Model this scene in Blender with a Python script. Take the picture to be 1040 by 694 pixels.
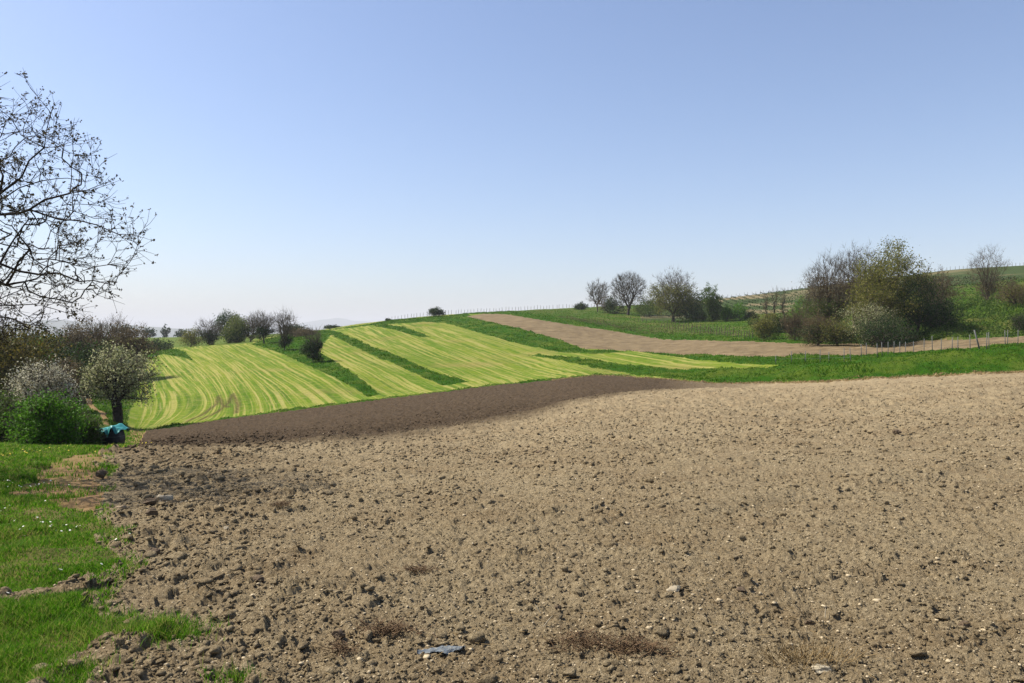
import bpy, math, random
import numpy as np

# ------------------------------------------------------------------ camera, sky, sun
F = 800.0; CX = 520.0; HY = 340.0          # focal length and horizon in photo pixels (1040 x 694)
scene = bpy.context.scene
for o in list(bpy.data.objects): bpy.data.objects.remove(o)
COL = scene.collection
cam = bpy.data.cameras.new('camera'); camo = bpy.data.objects.new('camera', cam); COL.objects.link(camo)
cam.sensor_width = 36; cam.lens = F / 1040 * 36
cam.shift_y = -(347 - HY) / 1040
cam.clip_start = 0.1; cam.clip_end = 80000
camo.location = (0, 0, 0); camo.rotation_euler = (math.radians(90), 0, 0)
scene.camera = camo
SUN_EL = math.radians(50); SUN_AZ = math.radians(-76)      # azimuth from the view direction (+Y), minus = left
world = bpy.data.worlds.new('World'); scene.world = world; world.use_nodes = True
nt = world.node_tree; nt.nodes.clear()
sky = nt.nodes.new('ShaderNodeTexSky'); sky.sky_type = 'NISHITA'; sky.sun_disc = False
sky.sun_elevation = SUN_EL; sky.sun_rotation = SUN_AZ
sky.altitude = 200; sky.air_density = 1.0; sky.dust_density = 1.6; sky.ozone_density = 3.5
bg = nt.nodes.new('ShaderNodeBackground'); bg.inputs[1].default_value = 0.100
out = nt.nodes.new('ShaderNodeOutputWorld')
tint = nt.nodes.new('ShaderNodeMix'); tint.data_type = 'RGBA'; tint.blend_type = 'MULTIPLY'; tint.inputs[0].default_value = 1.0; tint.inputs[7].default_value = (0.985, 0.95, 0.985, 1)
nt.links.new(sky.outputs[0], tint.inputs[6]); nt.links.new(tint.outputs[2], bg.inputs[0]); nt.links.new(bg.outputs[0], out.inputs[0])
sl = bpy.data.lights.new('sun', 'SUN'); sl.energy = 5.0; sl.angle = math.radians(0.53); sl.color = (1, 0.93, 0.82)
so = bpy.data.objects.new('sun', sl); COL.objects.link(so)
so.rotation_euler = (math.radians(90) - SUN_EL, 0, -SUN_AZ + math.radians(180))
so.location = (-50, 0, 60)
scene.view_settings.view_transform = 'Standard'; scene.view_settings.look = 'None'
scene.view_settings.exposure = 0.82; scene.view_settings.gamma = 1
HAZE = 1.2e-4

rng = np.random.default_rng(7)
# ------------------------------------------------------------------ helpers
def link(o, parent=None):
    COL.objects.link(o)
    if parent: o.parent = parent
    return o
def tag(o, label=None, cat=None, group=None, kind=None):
    if label: o['label'] = label
    if cat: o['category'] = cat
    if group: o['group'] = group
    if kind: o['kind'] = kind
    return o
def make_mesh(name, verts, quads=None, tris=None, mat=None, smooth=False, attrs=None):
    me = bpy.data.meshes.new(name)
    verts = np.asarray(verts, dtype=np.float32)
    quads = np.zeros((0, 4), int) if quads is None else np.asarray(quads)
    tris = np.zeros((0, 3), int) if tris is None else np.asarray(tris)
    nl = quads.size + tris.size; nf = len(quads) + len(tris)
    me.vertices.add(len(verts)); me.vertices.foreach_set('co', verts.ravel())
    me.loops.add(nl); me.polygons.add(nf)
    me.loops.foreach_set('vertex_index', np.concatenate([quads.ravel(), tris.ravel()]).astype(np.int32))
    st = np.concatenate([np.arange(len(quads)) * 4, quads.size + np.arange(len(tris)) * 3])
    me.polygons.foreach_set('loop_start', st.astype(np.int32))
    if smooth: me.polygons.foreach_set('use_smooth', np.ones(nf, bool))
    if attrs:
        for k, v in attrs.items():
            a = me.attributes.new(k, 'FLOAT', 'POINT'); a.data.foreach_set('value', np.asarray(v, np.float32))
    me.update(calc_edges=True); me.validate()
    if mat: me.materials.append(mat)
    return me
def obj(name, me, parent=None, loc=None):
    o = bpy.data.objects.new(name, me); link(o, parent)
    if loc is not None: o.location = loc
    return o
def empty(name, loc):
    o = bpy.data.objects.new(name, None); link(o); o.location = loc; o.empty_display_size = 0.3; return o

def hash2(ix, iy, s=0):
    h = (ix.astype(np.int64) * 374761393 + iy.astype(np.int64) * 668265263 + s * 1442695041) & 0xffffffff
    h = ((h ^ (h >> 13)) * 1274126177) & 0xffffffff
    h = ((h ^ (h >> 15)) * 2246822519) & 0xffffffff
    return ((h ^ (h >> 16)) & 0xffffff) / float(0x1000000)
def vnoise(x, y, s=0):
    ix = np.floor(x); iy = np.floor(y); fx = x - ix; fy = y - iy
    fx = fx * fx * fx * (fx * (fx * 6 - 15) + 10); fy = fy * fy * fy * (fy * (fy * 6 - 15) + 10)
    a = hash2(ix, iy, s); b = hash2(ix + 1, iy, s); c = hash2(ix, iy + 1, s); d = hash2(ix + 1, iy + 1, s)
    return (a * (1 - fx) + b * fx) * (1 - fy) + (c * (1 - fx) + d * fx) * fy - 0.5
def fbm(x, y, octv=4, s=0, g=0.5):
    r = 0; a = 1
    for i in range(octv):
        r = r + a * vnoise(x * 2 ** i + 17.3 * i, y * 2 ** i - 9.1 * i, s + i); a *= g
    return r
def clods(x, y, c, prob, s, flat=0.7):
    """irregular domes scattered one per cell: returns height in metres"""
    u = x / c; v = y / c; wob = 1 + 1.0 * vnoise(x * 3.1 / c, y * 3.1 / c, s + 40) + 0.6 * vnoise(x * 7 / c, y * 7 / c, s + 41)
    ix = np.floor(u); iy = np.floor(v); h = np.zeros_like(x)
    for dx in (-1, 0, 1):
        for dy in (-1, 0, 1):
            jx = ix + dx; jy = iy + dy
            px_ = jx + hash2(jx, jy, s); py_ = jy + hash2(jx, jy, s + 1)
            rr = 0.22 + 0.45 * hash2(jx, jy, s + 2) ** 1.5
            on = hash2(jx, jy, s + 3) < prob
            th = hash2(jx, jy, s + 4) * 6.28; el = 0.6 + 0.4 * hash2(jx, jy, s + 5)
            ax = (u - px_) * np.cos(th) + (v - py_) * np.sin(th); ay = (-(u - px_) * np.sin(th) + (v - py_) * np.cos(th)) / el
            d2 = (ax * ax + ay * ay) / (rr * rr) * wob
            ph = hash2(jx, jy, s + 7) * 6.28; hh = np.where(on & (d2 < 1), np.clip(1 - d2, 0, 1) ** 0.45 * np.clip(1 + 0.6 * (ax * np.cos(ph) + ay * np.sin(ph)) / rr, 0.1, 2) * rr * flat * (0.6 + 0.6 * hash2(jx, jy, s + 6)), 0)
            h = np.maximum(h, hh)
    return h * c

def pchip(x, y, xq):
    x = np.asarray(x, float); y = np.asarray(y, float)
    h = np.diff(x); d = np.diff(y) / h; m = np.zeros_like(y)
    w1 = 2 * h[1:] + h[:-1]; w2 = h[1:] + 2 * h[:-1]
    ok = d[:-1] * d[1:] > 0
    with np.errstate(divide='ignore', invalid='ignore'):
        m[1:-1] = np.where(ok, (w1 + w2) / (w1 / d[:-1] + w2 / d[1:]), 0)
    m[0] = d[0]; m[-1] = d[-1]
    xq = np.clip(xq, x[0], x[-1]); i = np.clip(np.searchsorted(x, xq) - 1, 0, len(h) - 1)
    t = (xq - x[i]) / h[i]; hi = h[i]
    return (y[i] * (1 + 2 * t) * (1 - t) ** 2 + m[i] * hi * t * (1 - t) ** 2 + y[i + 1] * t * t * (3 - 2 * t) + m[i + 1] * hi * t * t * (t - 1))

# ------------------------------------------------------------------ the lie of the land
# for directions across the view: (distance, height seen as photo row) of the successive slopes
CT = {
 -300: [(3.8,690),(8,530),(18,462),(40,446),(50,440),(80,420),(130,395),(200,368),(350,350),(500,344)],
 0:   [(3.8,694),(8,532),(18,461),(38,449),(50,440),(80,420),(130,392),(200,366),(350,350),(500,343)],
 90:  [(3.8,694),(8,532),(18,460),(36,451),(56,431),(85,408),(130,382),(195,360),(320,351),(470,343)],
 150: [(3.8,694),(8,530),(18,459),(60,438),(65,435),(95,403),(135,377),(185,359),(300,352),(450,343)],
 230: [(3.8,694),(8,528),(19,457),(66,426),(70,423),(96,393),(135,367),(190,350),(290,347),(430,341)],
 300: [(3.8,694),(8,526),(21,451),(70,416),(75,412),(97,386),(132,362),(190,345),(260,341),(380,338)],
 370: [(3.8,694),(8,525),(23,445),(74,407),(80,403),(105,376),(145,352),(205,335),(250,330),(340,328.5)],
 450: [(3.8,694),(8,524),(26,436),(78,397.5),(86,393),(115,369),(165,343),(225,327.5),(262,321.5),(310,320)],
 530: [(3.8,694),(8,522),(30,424),(82,389),(92,384),(122,363),(175,337),(215,323),(262,318),(315,315.5)],
 600: [(3.8,694),(8,520),(34,410),(84,382),(96,374),(122,359),(160,344),(205,330),(262,319),(325,312)],
 670: [(3.8,694),(8,520),(40,401),(76,386),(88,376),(110,362),(140,351),(175,341),(235,325),(380,309)],
 750: [(3.8,694),(8,520),(42,397),(68,390),(78,374),(95,363),(128,347.5),(150,341),(190,331),(420,302)],
 830: [(3.8,694),(8,519),(40,396),(62,388.5),(70,370),(86,361),(112,349),(132,341),(180,326),(400,292)],
 900: [(3.8,694),(8,519),(38,393),(58,384.5),(65,365),(78,361),(104,350),(124,336),(170,318),(380,284)],
 970: [(3.8,694),(8,519),(36,391),(56,381.5),(64,357),(72,354.5),(98,345.5),(120,326),(165,308),(350,275)],
 1040:[(3.8,694),(8,519),(35,390),(55,378.5),(63,352),(70,349.5),(95,342),(118,318),(162,300),(340,271)],
 1250:[(3.8,694),(8,519),(35,388),(55,374),(63,348),(70,346),(95,338),(118,312),(162,294),(340,266)],
}
AZK = []; LK = []; ZK = []
for px in sorted(CT):
    t = (px - CX) / F; az = math.atan(t); ca = math.cos(az)
    rows = [(0.3, -1.62), (1.5, -1.63)] + [(D, -(py - HY) / F * D) for D, py in CT[px]]
    (D8, z8), (D9, z9) = rows[-2:]; rows.insert(-1, (D8 + 0.65 * (D9 - D8), z8 + 0.65 * (z9 - z8)))
    rows += [(D9 * 1.12, z9 - 0.2 - 0.00 * D9), (D9 * 1.8, z9 - 14), (2200, -48), (7000, -60), (40000, -62)]
    AZK.append(az); LK.append([math.log(D / ca) for D, z in rows]); ZK.append([z for D, z in rows])
back = [(0.3, -1.62), (1.5, -1.63)] + [(D, z) for D, z in ((3.8, -1.6), (8, -1.4), (25, -0.8), (60, 0), (80, 0.5), (110, 1), (150, 2), (200, 3), (260, 4), (300, 4.5), (350, 5))] + [(400, 5), (700, -8), (2200, -48), (7000, -60), (40000, -62)]
for a in (-math.pi, math.pi):
    AZK.append(a); LK.append([math.log(D) for D, z in back]); ZK.append([z for D, z in back])
order = np.argsort(AZK); AZK = np.array(AZK)[order]; LK = np.array(LK)[order]; ZK = np.array(ZK)[order]
TA = np.linspace(-math.pi, math.pi, 2401); TL = np.arange(math.log(0.35), math.log(38000), 0.01)
KL = np.stack([pchip(AZK, LK[:, k], TA) for k in range(LK.shape[1])], 1)
KZ = np.stack([pchip(AZK, ZK[:, k], TA) for k in range(ZK.shape[1])], 1)
KL = np.maximum.accumulate(KL + np.arange(KL.shape[1]) * 1e-4, axis=1)
TZ = np.stack([pchip(KL[i], KZ[i], TL) for i in range(len(TA))])
ker = np.array([1, 2, 3, 2, 1]) / 9.0
pad = np.pad(TZ, ((0, 0), (2, 2)), mode='edge'); TZ = sum(ker[k] * pad[:, k:k + len(TL)] for k in range(5))
pad = np.pad(TZ, ((4, 4), (0, 0)), mode='edge'); TZ = sum(pad[k:k + len(TA)] for k in range(9)) / 9.0

def Hs(x, y):
    x = np.asarray(x, float); y = np.asarray(y, float)
    az = np.arctan2(x, y); l = np.log(np.maximum(np.hypot(x, y), 0.36))
    fa = np.clip((az + math.pi) / (TA[1] - TA[0]), 0, len(TA) - 1.001); fl = np.clip((l - TL[0]) / 0.01, 0, len(TL) - 1.001)
    ia = fa.astype(int); il = fl.astype(int); a = fa - ia; b = fl - il
    return (TZ[ia, il] * (1 - b) + TZ[ia, il + 1] * b) * (1 - a) + (TZ[ia + 1, il] * (1 - b) + TZ[ia + 1, il + 1] * b) * a

PD = np.exp(np.arange(math.log(3.0), math.log(700), 0.004))
def hit(px, py):
    """distance Y at which the line of sight of a photo pixel first meets the land"""
    z = Hs((px - CX) / F * PD, PD); prof = HY - z / PD * F
    k = np.nonzero(prof <= py)[0]
    return PD[k[0]] if len(k) else None
def at(px, py=None, D=None):
    if D is None:
        D = hit(px, py)
        if D is None: D = 300.0
    x = (px - CX) / F * D
    return x, D

# ---- outlines of the fields on the ground, surveyed from the photo and held as ground coordinates
def inpoly(X, Y, poly):
    r = np.zeros(X.shape, bool); poly = np.asarray(poly)
    m = (X >= poly[:, 0].min()) & (X <= poly[:, 0].max()) & (Y >= poly[:, 1].min()) & (Y <= poly[:, 1].max())
    if not m.any(): return r
    x = X[m]; y = Y[m]; c = np.zeros(x.shape, bool); n = len(poly)
    for i in range(n):
        x0, y0 = poly[i]; x1, y1 = poly[(i + 1) % n]
        if y0 == y1: continue
        c ^= ((y0 > y) != (y1 > y)) & (x < (x1 - x0) * (y - y0) / (y1 - y0) + x0)
    r[m] = c; return r

LINES = dict(
 edge=[(-400,462),(0,460),(97,458),(140,456),(146,440),(150,438),(265,421),(400,404),(500,392),(605,381.5),(626,381.8),(728,389.5),(820,389),(900,384.3),(1040,378.3),(1300,374)],
)
def edge_py(px): L = np.array(LINES['edge']); return np.interp(px, L[:, 0], L[:, 1])

REG = ['ploughed_field', 'mown_meadow', 'grass_bank', 'upper_field', 'rough_grass', 'vineyard_hill', 'far_meadow', 'grass_verge', 'dirt_track', 'countryside']
POLY = [  # (region, pixel outline as surveyed, min dist, max dist)
 (6, [(-300,352),(20,352),(145,356),(178,353),(255,349),(257,345),(285,341),(330,334),(380,325),(150,320),(-300,320)], 186, 2000),
 (2, [(255,349.5),(285,341),(300,339),(322,336),(340,336),(334,342),(322,356),(350,374),(370,388),(386,401),(374,403),(340,383),(300,366),(283,358)], 60, 330),
 (2, [(326,335),(345,338),(380,353),(400,360),(425,371),(452,381),(476,388),(450,392),(420,379),(400,369),(380,362),(345,345)], 60, 330),
 (2, [(143,364),(160,357),(178,354.5),(188,358),(196,366.5),(180,362),(165,360)], 60, 330),
 (2, [(378,331),(392,329.5),(415,334),(438,342.5),(425,342),(400,335)], 60, 330),
 (2, [(330,336),(380,328.5),(400,325),(450,321),(475,319),(480,322),(450,328),(430,327),(400,329),(372,331)], 60, 400),
 (2, [(445,326),(452,322),(474,321.5),(530,334),(567,345),(592,354.5),(640,357),(600,359.5),(567,357.5),(545,353),(520,347.5),(480,336)], 60, 400),
 (2, [(592,353),(640,356),(700,360.5),(765,362),(820,361),(870,362),(940,357),(1000,352.5),(1040,349.5),(1300,346),(1300,352),(1040,352),(980,357),(920,361),(870,369),(800,371.5),(740,368.5),(700,364.5),(650,357.5)], 55, 300),
 (2, [(535,360),(580,362.5),(640,371),(700,375.5),(728,374.5),(790,372),(870,368),(920,360.5),(980,356),(1040,351.5),(1300,347),(1300,376),(1040,378.3),(900,384.3),(820,388.6),(728,389),(660,382.5),(640,379.5),(600,373),(570,366)], 45, 300),
 (3, [(472,321.5),(490,319),(512,319),(580,330),(626,336.6),(673,345),(765,347),(820,349),(900,350),(960,345.3),(1040,341.8),(1300,338),(1300,346),(1040,349.5),(1000,352.5),(940,357),(870,362),(820,361),(765,362),(700,360.5),(640,356.5),(592,354),(567,345),(530,334)], 55, 400),
]
def densify(pl, step=6):
    o = []
    for i in range(len(pl)):
        a = pl[i]; b = pl[(i + 1) % len(pl)]; n = max(1, int(math.hypot(b[0] - a[0], b[1] - a[1]) / step))
        for k in range(n): o.append((a[0] + (b[0] - a[0]) * k / n, a[1] + (b[1] - a[1]) * k / n))
    return o
def dens_open(pl, step=3):
    o = []
    for a, b in zip(pl[:-1], pl[1:]):
        n = max(1, int(math.hypot(b[0] - a[0], b[1] - a[1]) / step))
        for k in range(n): o.append((a[0] + (b[0] - a[0]) * k / n, a[1] + (b[1] - a[1]) * k / n))
    return o + [pl[-1]]
def unproj(pl):
    r = []
    for px, py in densify(pl, 8):
        d = hit(px, py)
        if d is not None: r.append(((px - CX) / F * d, d))
    return r
TRACK = unproj([(118,460),(80,462),(56,469),(36,480),(24,492),(14,506),(50,513),(76,516),(94,522),(112,514),(118,490),(122,470)])
def regions(X, Y, jitter=True):
    """region index per ground point (world coordinates)"""
    Yp = np.maximum(Y, 0.05)
    px = np.where(Y > 0.05, CX + X / Yp * F, np.where(X < 0, -1e4, 1e4)); z = Hs(X, Y)
    R = np.hypot(X, Y)
    if jitter:
        jj = np.where(R > 40, 0.25, 0.0)
        px = px + 3 * jj * fbm(X * 0.5, Y * 0.5, 3, 5); 
    py = np.where(Y > 0.05, HY - z / Yp * F, 9e3)
    if jitter: py = py + np.where(R > 40, 0.5, 0) * fbm(X * 0.8, Y * 0.4, 3, 9)
    reg = np.full(X.shape, 1)
    up = np.interp(px, [470, 512, 580, 626, 673, 765, 820, 900, 960, 1040, 1300], [319, 319, 330, 336.6, 345, 347, 349, 350, 345.3, 341.8, 338])
    reg[(px > 470) & (px <= 2000) & (py < up) & (Y > 90)] = 4
    reg[(px > 470) & (py < up) & (py > up - np.interp(px, [500, 600, 800, 830], [3, 8, 5, 0])) & (Y > 90)] = 2
    reg[(px > 650) & (Y > 232)] = 5
    reg[(px <= np.interp(py, [350, 362, 400, 425, 436], [143, 143, 139, 130, 128]) + 5 * fbm(X * 0.4, Y * 0.4, 3, 15)) & (Y > 19)] = 4
    for r, pl, d0, d1 in POLY:
        m = (Y > d0) & (Y < d1) & (px > -400) & (px < 1400)
        idx = np.nonzero(m)[0]
        if len(idx): reg[idx[inpoly(px[idx], py[idx], pl)]] = r
    soil = (py > edge_py(px)) & (Y < 110) & (R < 110)
    reg[soil] = 0
    reg[(R < 25) & (Y <= 0.05)] = 0
    # the verge at the left of the ploughed field, laid out in metres
    j = 0.35 * fbm(X * 1.3, Y * 1.3, 4, 31)
    vx = np.interp(Y, [-30, 3.0, 3.8, 4.2, 4.53, 4.93, 5.25, 5.65, 6.1, 7.25, 8.6, 11, 16, 20, 40], [-2.2, -2.2, -2.25, -2.32, -2.46, -2.72, -2.82, -2.86, -3.02, -3.73, -4.55, -5.75, -8.3, -10.2, -19.6])
    ver = (X < vx + j) & (Y < 40) & (R < 60)
    reg[ver] = 7
    if not jitter: pass
    j2 = 0.22 * fbm(X * 1.1, Y * 1.1, 4, 35)
    reg[ver & inpoly(X + j2, Y + 1.5 * j2, TRACK)] = 8
    # strip of bare soil that runs into the grass
    st = ver & (np.abs(Y - (5.17 + 1.45 * (X + 3.3) + 0.25 * j)) < 0.24 + 0.2 * j) & (X > -4.2)
    reg[st] = 0
    reg[(px > 84) & (px < 112) & (Y > 60) & (Y < 90) & (np.abs(px - np.interp(py, [411, 420, 432], [90, 104, 108])) < 3)] = 8
    reg[(reg == 1) & (py > edge_py(px) - 1.0) & (px > 120) & (px < 640)] = 2
    cor = (reg != 0) & (px > 108) & (px < 156) & (py > 436) & (Y > 19) & (Y < 70)
    reg[cor] = np.where(px[cor] + 14 * fbm(X[cor], Y[cor], 2, 6) > 130, 8, 7)
    reg[R > 640] = 9
    return reg, px, py

# ---- one sheet of ground, fine where it is near
def logrange(a, b, s): return np.exp(np.arange(math.log(a), math.log(b), s))
rad = np.concatenate([logrange(0.4, 3.0, 0.08), logrange(3.0, 9, 0.0032), logrange(9, 45, 0.0046), logrange(45, 480, 0.0062), logrange(480, 35000, 0.04)])
fine = np.arange(math.radians(-37), math.radians(37), 0.00155)
azs = np.concatenate([np.arange(-180, -60, 4.0), np.arange(-60, -37, 0.6)]) * math.pi / 180
azs = np.concatenate([azs, fine, np.arange(37, 60, 0.6) * math.pi / 180, np.arange(60, 180.01, 4.0) * math.pi / 180])
A, Rr = np.meshgrid(azs, rad)
X = (Rr * np.sin(A)).ravel(); Y = (Rr * np.cos(A)).ravel(); Rv = Rr.ravel()
Z = Hs(X, Y)
reg, PX, PY = regions(X, Y)
NR, NA = A.shape
def relief(X, Y, reg, Rv, PX):
    dz = np.zeros(X.shape)
    m = (reg == 0) & (Rv < 110) & (Rv > 2.4)
    x = X[m]; y = Y[m]; r = Rv[m]
    wx = x + 0.05 * fbm(x * 9, y * 9, 2, 77); wy = y + 0.05 * fbm(x * 9, y * 9, 2, 78)
    rough = np.clip(1.0 + 1.6 * fbm(x * 0.5, y * 0.5, 2, 12), 0.4, 2.0)
    lft = np.clip(1 - (x + 0.30 * y + 1.0) / 2.2, 0, 1) * np.clip((y - 2) / 3, 0, 1)      # lumpier towards the verge
    d = clods(wx, wy, 0.30, 0.05 + 0.22 * lft, 100, 0.42) * (0.45 + 0.25 * lft)
    d += clods(wx, wy, 0.14, 0.16 + 0.3 * lft, 200, 0.5) * (0.7 + 0.25 * lft) * np.clip(rough, 0.4, 1.4)
    d += clods(wx, wy, 0.075, 0.32, 300, 0.6) * 0.75 * np.clip(rough, 0.5, 1.3)
    d += clods(wx, wy, 0.042, 0.6, 350, 0.65) * 0.8
    k = r < 14
    e = np.zeros_like(d); e[k] = clods(wx[k], wy[k], 0.022, 0.8, 400, 0.75) * 0.85; d += e
    d += 0.05 * fbm(x * 1.0, y * 1.0, 3, 41) + 0.020 * fbm(x * 9, y * 9, 5, 43, 0.6)
    sc_ = np.clip((r - 10) / 20, 0, 1)
    d += sc_ * 0.10 * fbm(x * 3.6, y * 2.4, 4, 47, 0.65)
    # shallow harrow lines
    q = (-x * 0.55 + y * 0.83) * 2.0 + 1.2 * fbm(x * 0.2, y * 0.2, 2, 3)
    d += 0.07 * (np.clip(np.sin(q * 1.15 + 0.6), 0.7, 1) - 0.7) / 0.3 * np.clip((r - 5) / 4, 0, 1) * np.clip(fbm(x * 0.8, y * 0.8, 2, 18) + 0.6, 0, 1)
    d += 0.022 * np.sin(q * 2.1) * np.clip(fbm(x * 0.3, y * 0.3, 2, 8) + 0.5, 0, 1)
    dz[m] = d
    m = (reg == 2); dz[m] = 0.3 * fbm(X[m] * 0.45, Y[m] * 0.45, 4, 51) + 0.16 * fbm(X[m] * 1.7, Y[m] * 1.2, 3, 50, 0.6)
    m = (reg == 7); dz[m] = 0.10 * fbm(X[m] * 2, Y[m] * 2, 4, 52)
    m = (reg == 8); dz[m] = 0.06 * fbm(X[m] * 3, Y[m] * 3, 4, 53)
    m = (reg == 3); dz[m] = 0.18 * fbm(X[m] * 0.9, Y[m] * 0.9, 3, 54)
    m = (reg == 1); dz[m] = 0.12 * fbm(X[m] * 0.3, Y[m] * 0.3, 3, 55)
    m = (reg == 4); dz[m] = 0.3 * fbm(X[m] * 0.3, Y[m] * 0.3, 3, 56)
    # bramble mounds on the right-hand slope
    m = (PX > 925) & (Y > 97) & (Y < 230) & (Rv < 260); w = np.clip((PX[m] - 925) / 40, 0, 1) * np.clip((Y[m] - 97) / 8, 0, 1) * np.clip((230 - Y[m]) / 40, 0, 1)
    dz[m] += w * (1.8 * fbm(X[m] * 0.22, Y[m] * 0.16, 4, 57) + 0.5)
    m = (Rv > 900); dz[m] += 14 * fbm(X[m] / 900, Y[m] / 900, 4, 58)
    return dz
Z = Z + relief(X, Y, reg, Rv, PX)

# meadow stripes: how far across the swaths a point lies (metres), from the lines the mower left
GUIDES = [[(135,436),(140,425),(143,400),(142,380),(140,364)],
 [(165,434),(190,428),(206,416),(203,400),(187,388),(165,366),(158,358)],
 [(236,424),(238,412),(232,398),(222,381),(206,368),(182,355)],
 [(272,420),(275,412),(262,395),(247,380),(232,366),(208,352)],
 [(318,414),(310,405),(290,391),(268,378),(240,361),(222,351)],
 [(360,408),(352,403),(335,392),(306,376),(280,362),(253,350)],
 [(390,404),(378,400),(350,382),(322,366),(300,352),(285,345)],
 [(462,396),(450,391),(420,378),(380,362),(345,344),(326,336)],
 [(520,389),(505,382),(460,368),(425,354),(400,344),(376,331)],
 [(600,381),(575,374),(540,362),(500,350),(465,339),(435,328)],
 [(720,388),(690,380),(640,370),(590,360),(540,350),(490,338),(455,328)]]
GX = []
for g in GUIDES:
    pts = sorted([(hit(px, py) or 200, px) for px, py in dens_open(g, 3) if hit(px, py)], key=lambda q: q[0])
    d = np.array([q[0] for q in pts]); p = np.array([float(q[1]) for q in pts])
    dg = np.exp(np.linspace(math.log(d[0]), math.log(d[-1]), 80)); pg = np.interp(dg, d, p)
    for _ in range(60): pg[1:-1] = (pg[:-2] + 2 * pg[1:-1] + pg[2:]) / 4
    d, p = dg, pg
    GX.append((d, p))
def stripe(X, Y):
    s = np.zeros(X.shape); Yp = np.maximum(Y, 30)
    px = CX + X / Yp * F
    G = [np.interp(Y, d, p) for d, p in GX]
    w = []
    for i in range(len(G) - 1):
        gap = np.maximum(G[i + 1] - G[i], 2.0)
        s += np.clip((px - G[i]) / gap, 0, 1) * [14, 18, 12, 12, 12, 9, 18, 20, 26, 40][i]
    return s + np.clip(px - G[-1], 0, 400) * 0.15
ST = np.zeros(X.shape); m = (reg == 1) & (Rv < 500); ST[m] = stripe(X[m], Y[m])
# wheel tracks on the meadow
TRK = np.zeros(X.shape)
for line in ([(222,402),(220,410),(208,420),(190,429)], [(237,400),(232,409),(222,418),(205,427)], [(237,402),(242,411),(240,419)], [(222,404),(227,412),(232,414)]):
    p = [(hit(a, b) , a) for a, b in dens_open(line, 0.7)]
    for d, a in p:
        x0 = (a - CX) / F * d
        mm = (np.abs(Y - d) < 4) & (np.abs(X - x0) < 3)
        TRK[mm] = np.maximum(TRK[mm], np.exp(-(((X[mm] - x0) / 0.2) ** 2 + ((Y[mm] - d) / 0.6) ** 2)))
# moist darker soil on the far side of the crest
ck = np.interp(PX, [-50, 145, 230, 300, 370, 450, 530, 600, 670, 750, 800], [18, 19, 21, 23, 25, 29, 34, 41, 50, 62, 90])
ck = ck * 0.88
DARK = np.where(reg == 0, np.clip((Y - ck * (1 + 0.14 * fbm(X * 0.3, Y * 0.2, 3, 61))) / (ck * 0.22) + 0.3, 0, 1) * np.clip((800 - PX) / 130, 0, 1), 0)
# shadow of the budding tree, painted as a darker patch into the soil colour
DARK = np.maximum(DARK, np.where(reg == 0, 0.6 * np.exp(-((X + 6.5) / 2.0) ** 2 - ((Y - 15.3) / 1.5) ** 2), 0))

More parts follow.
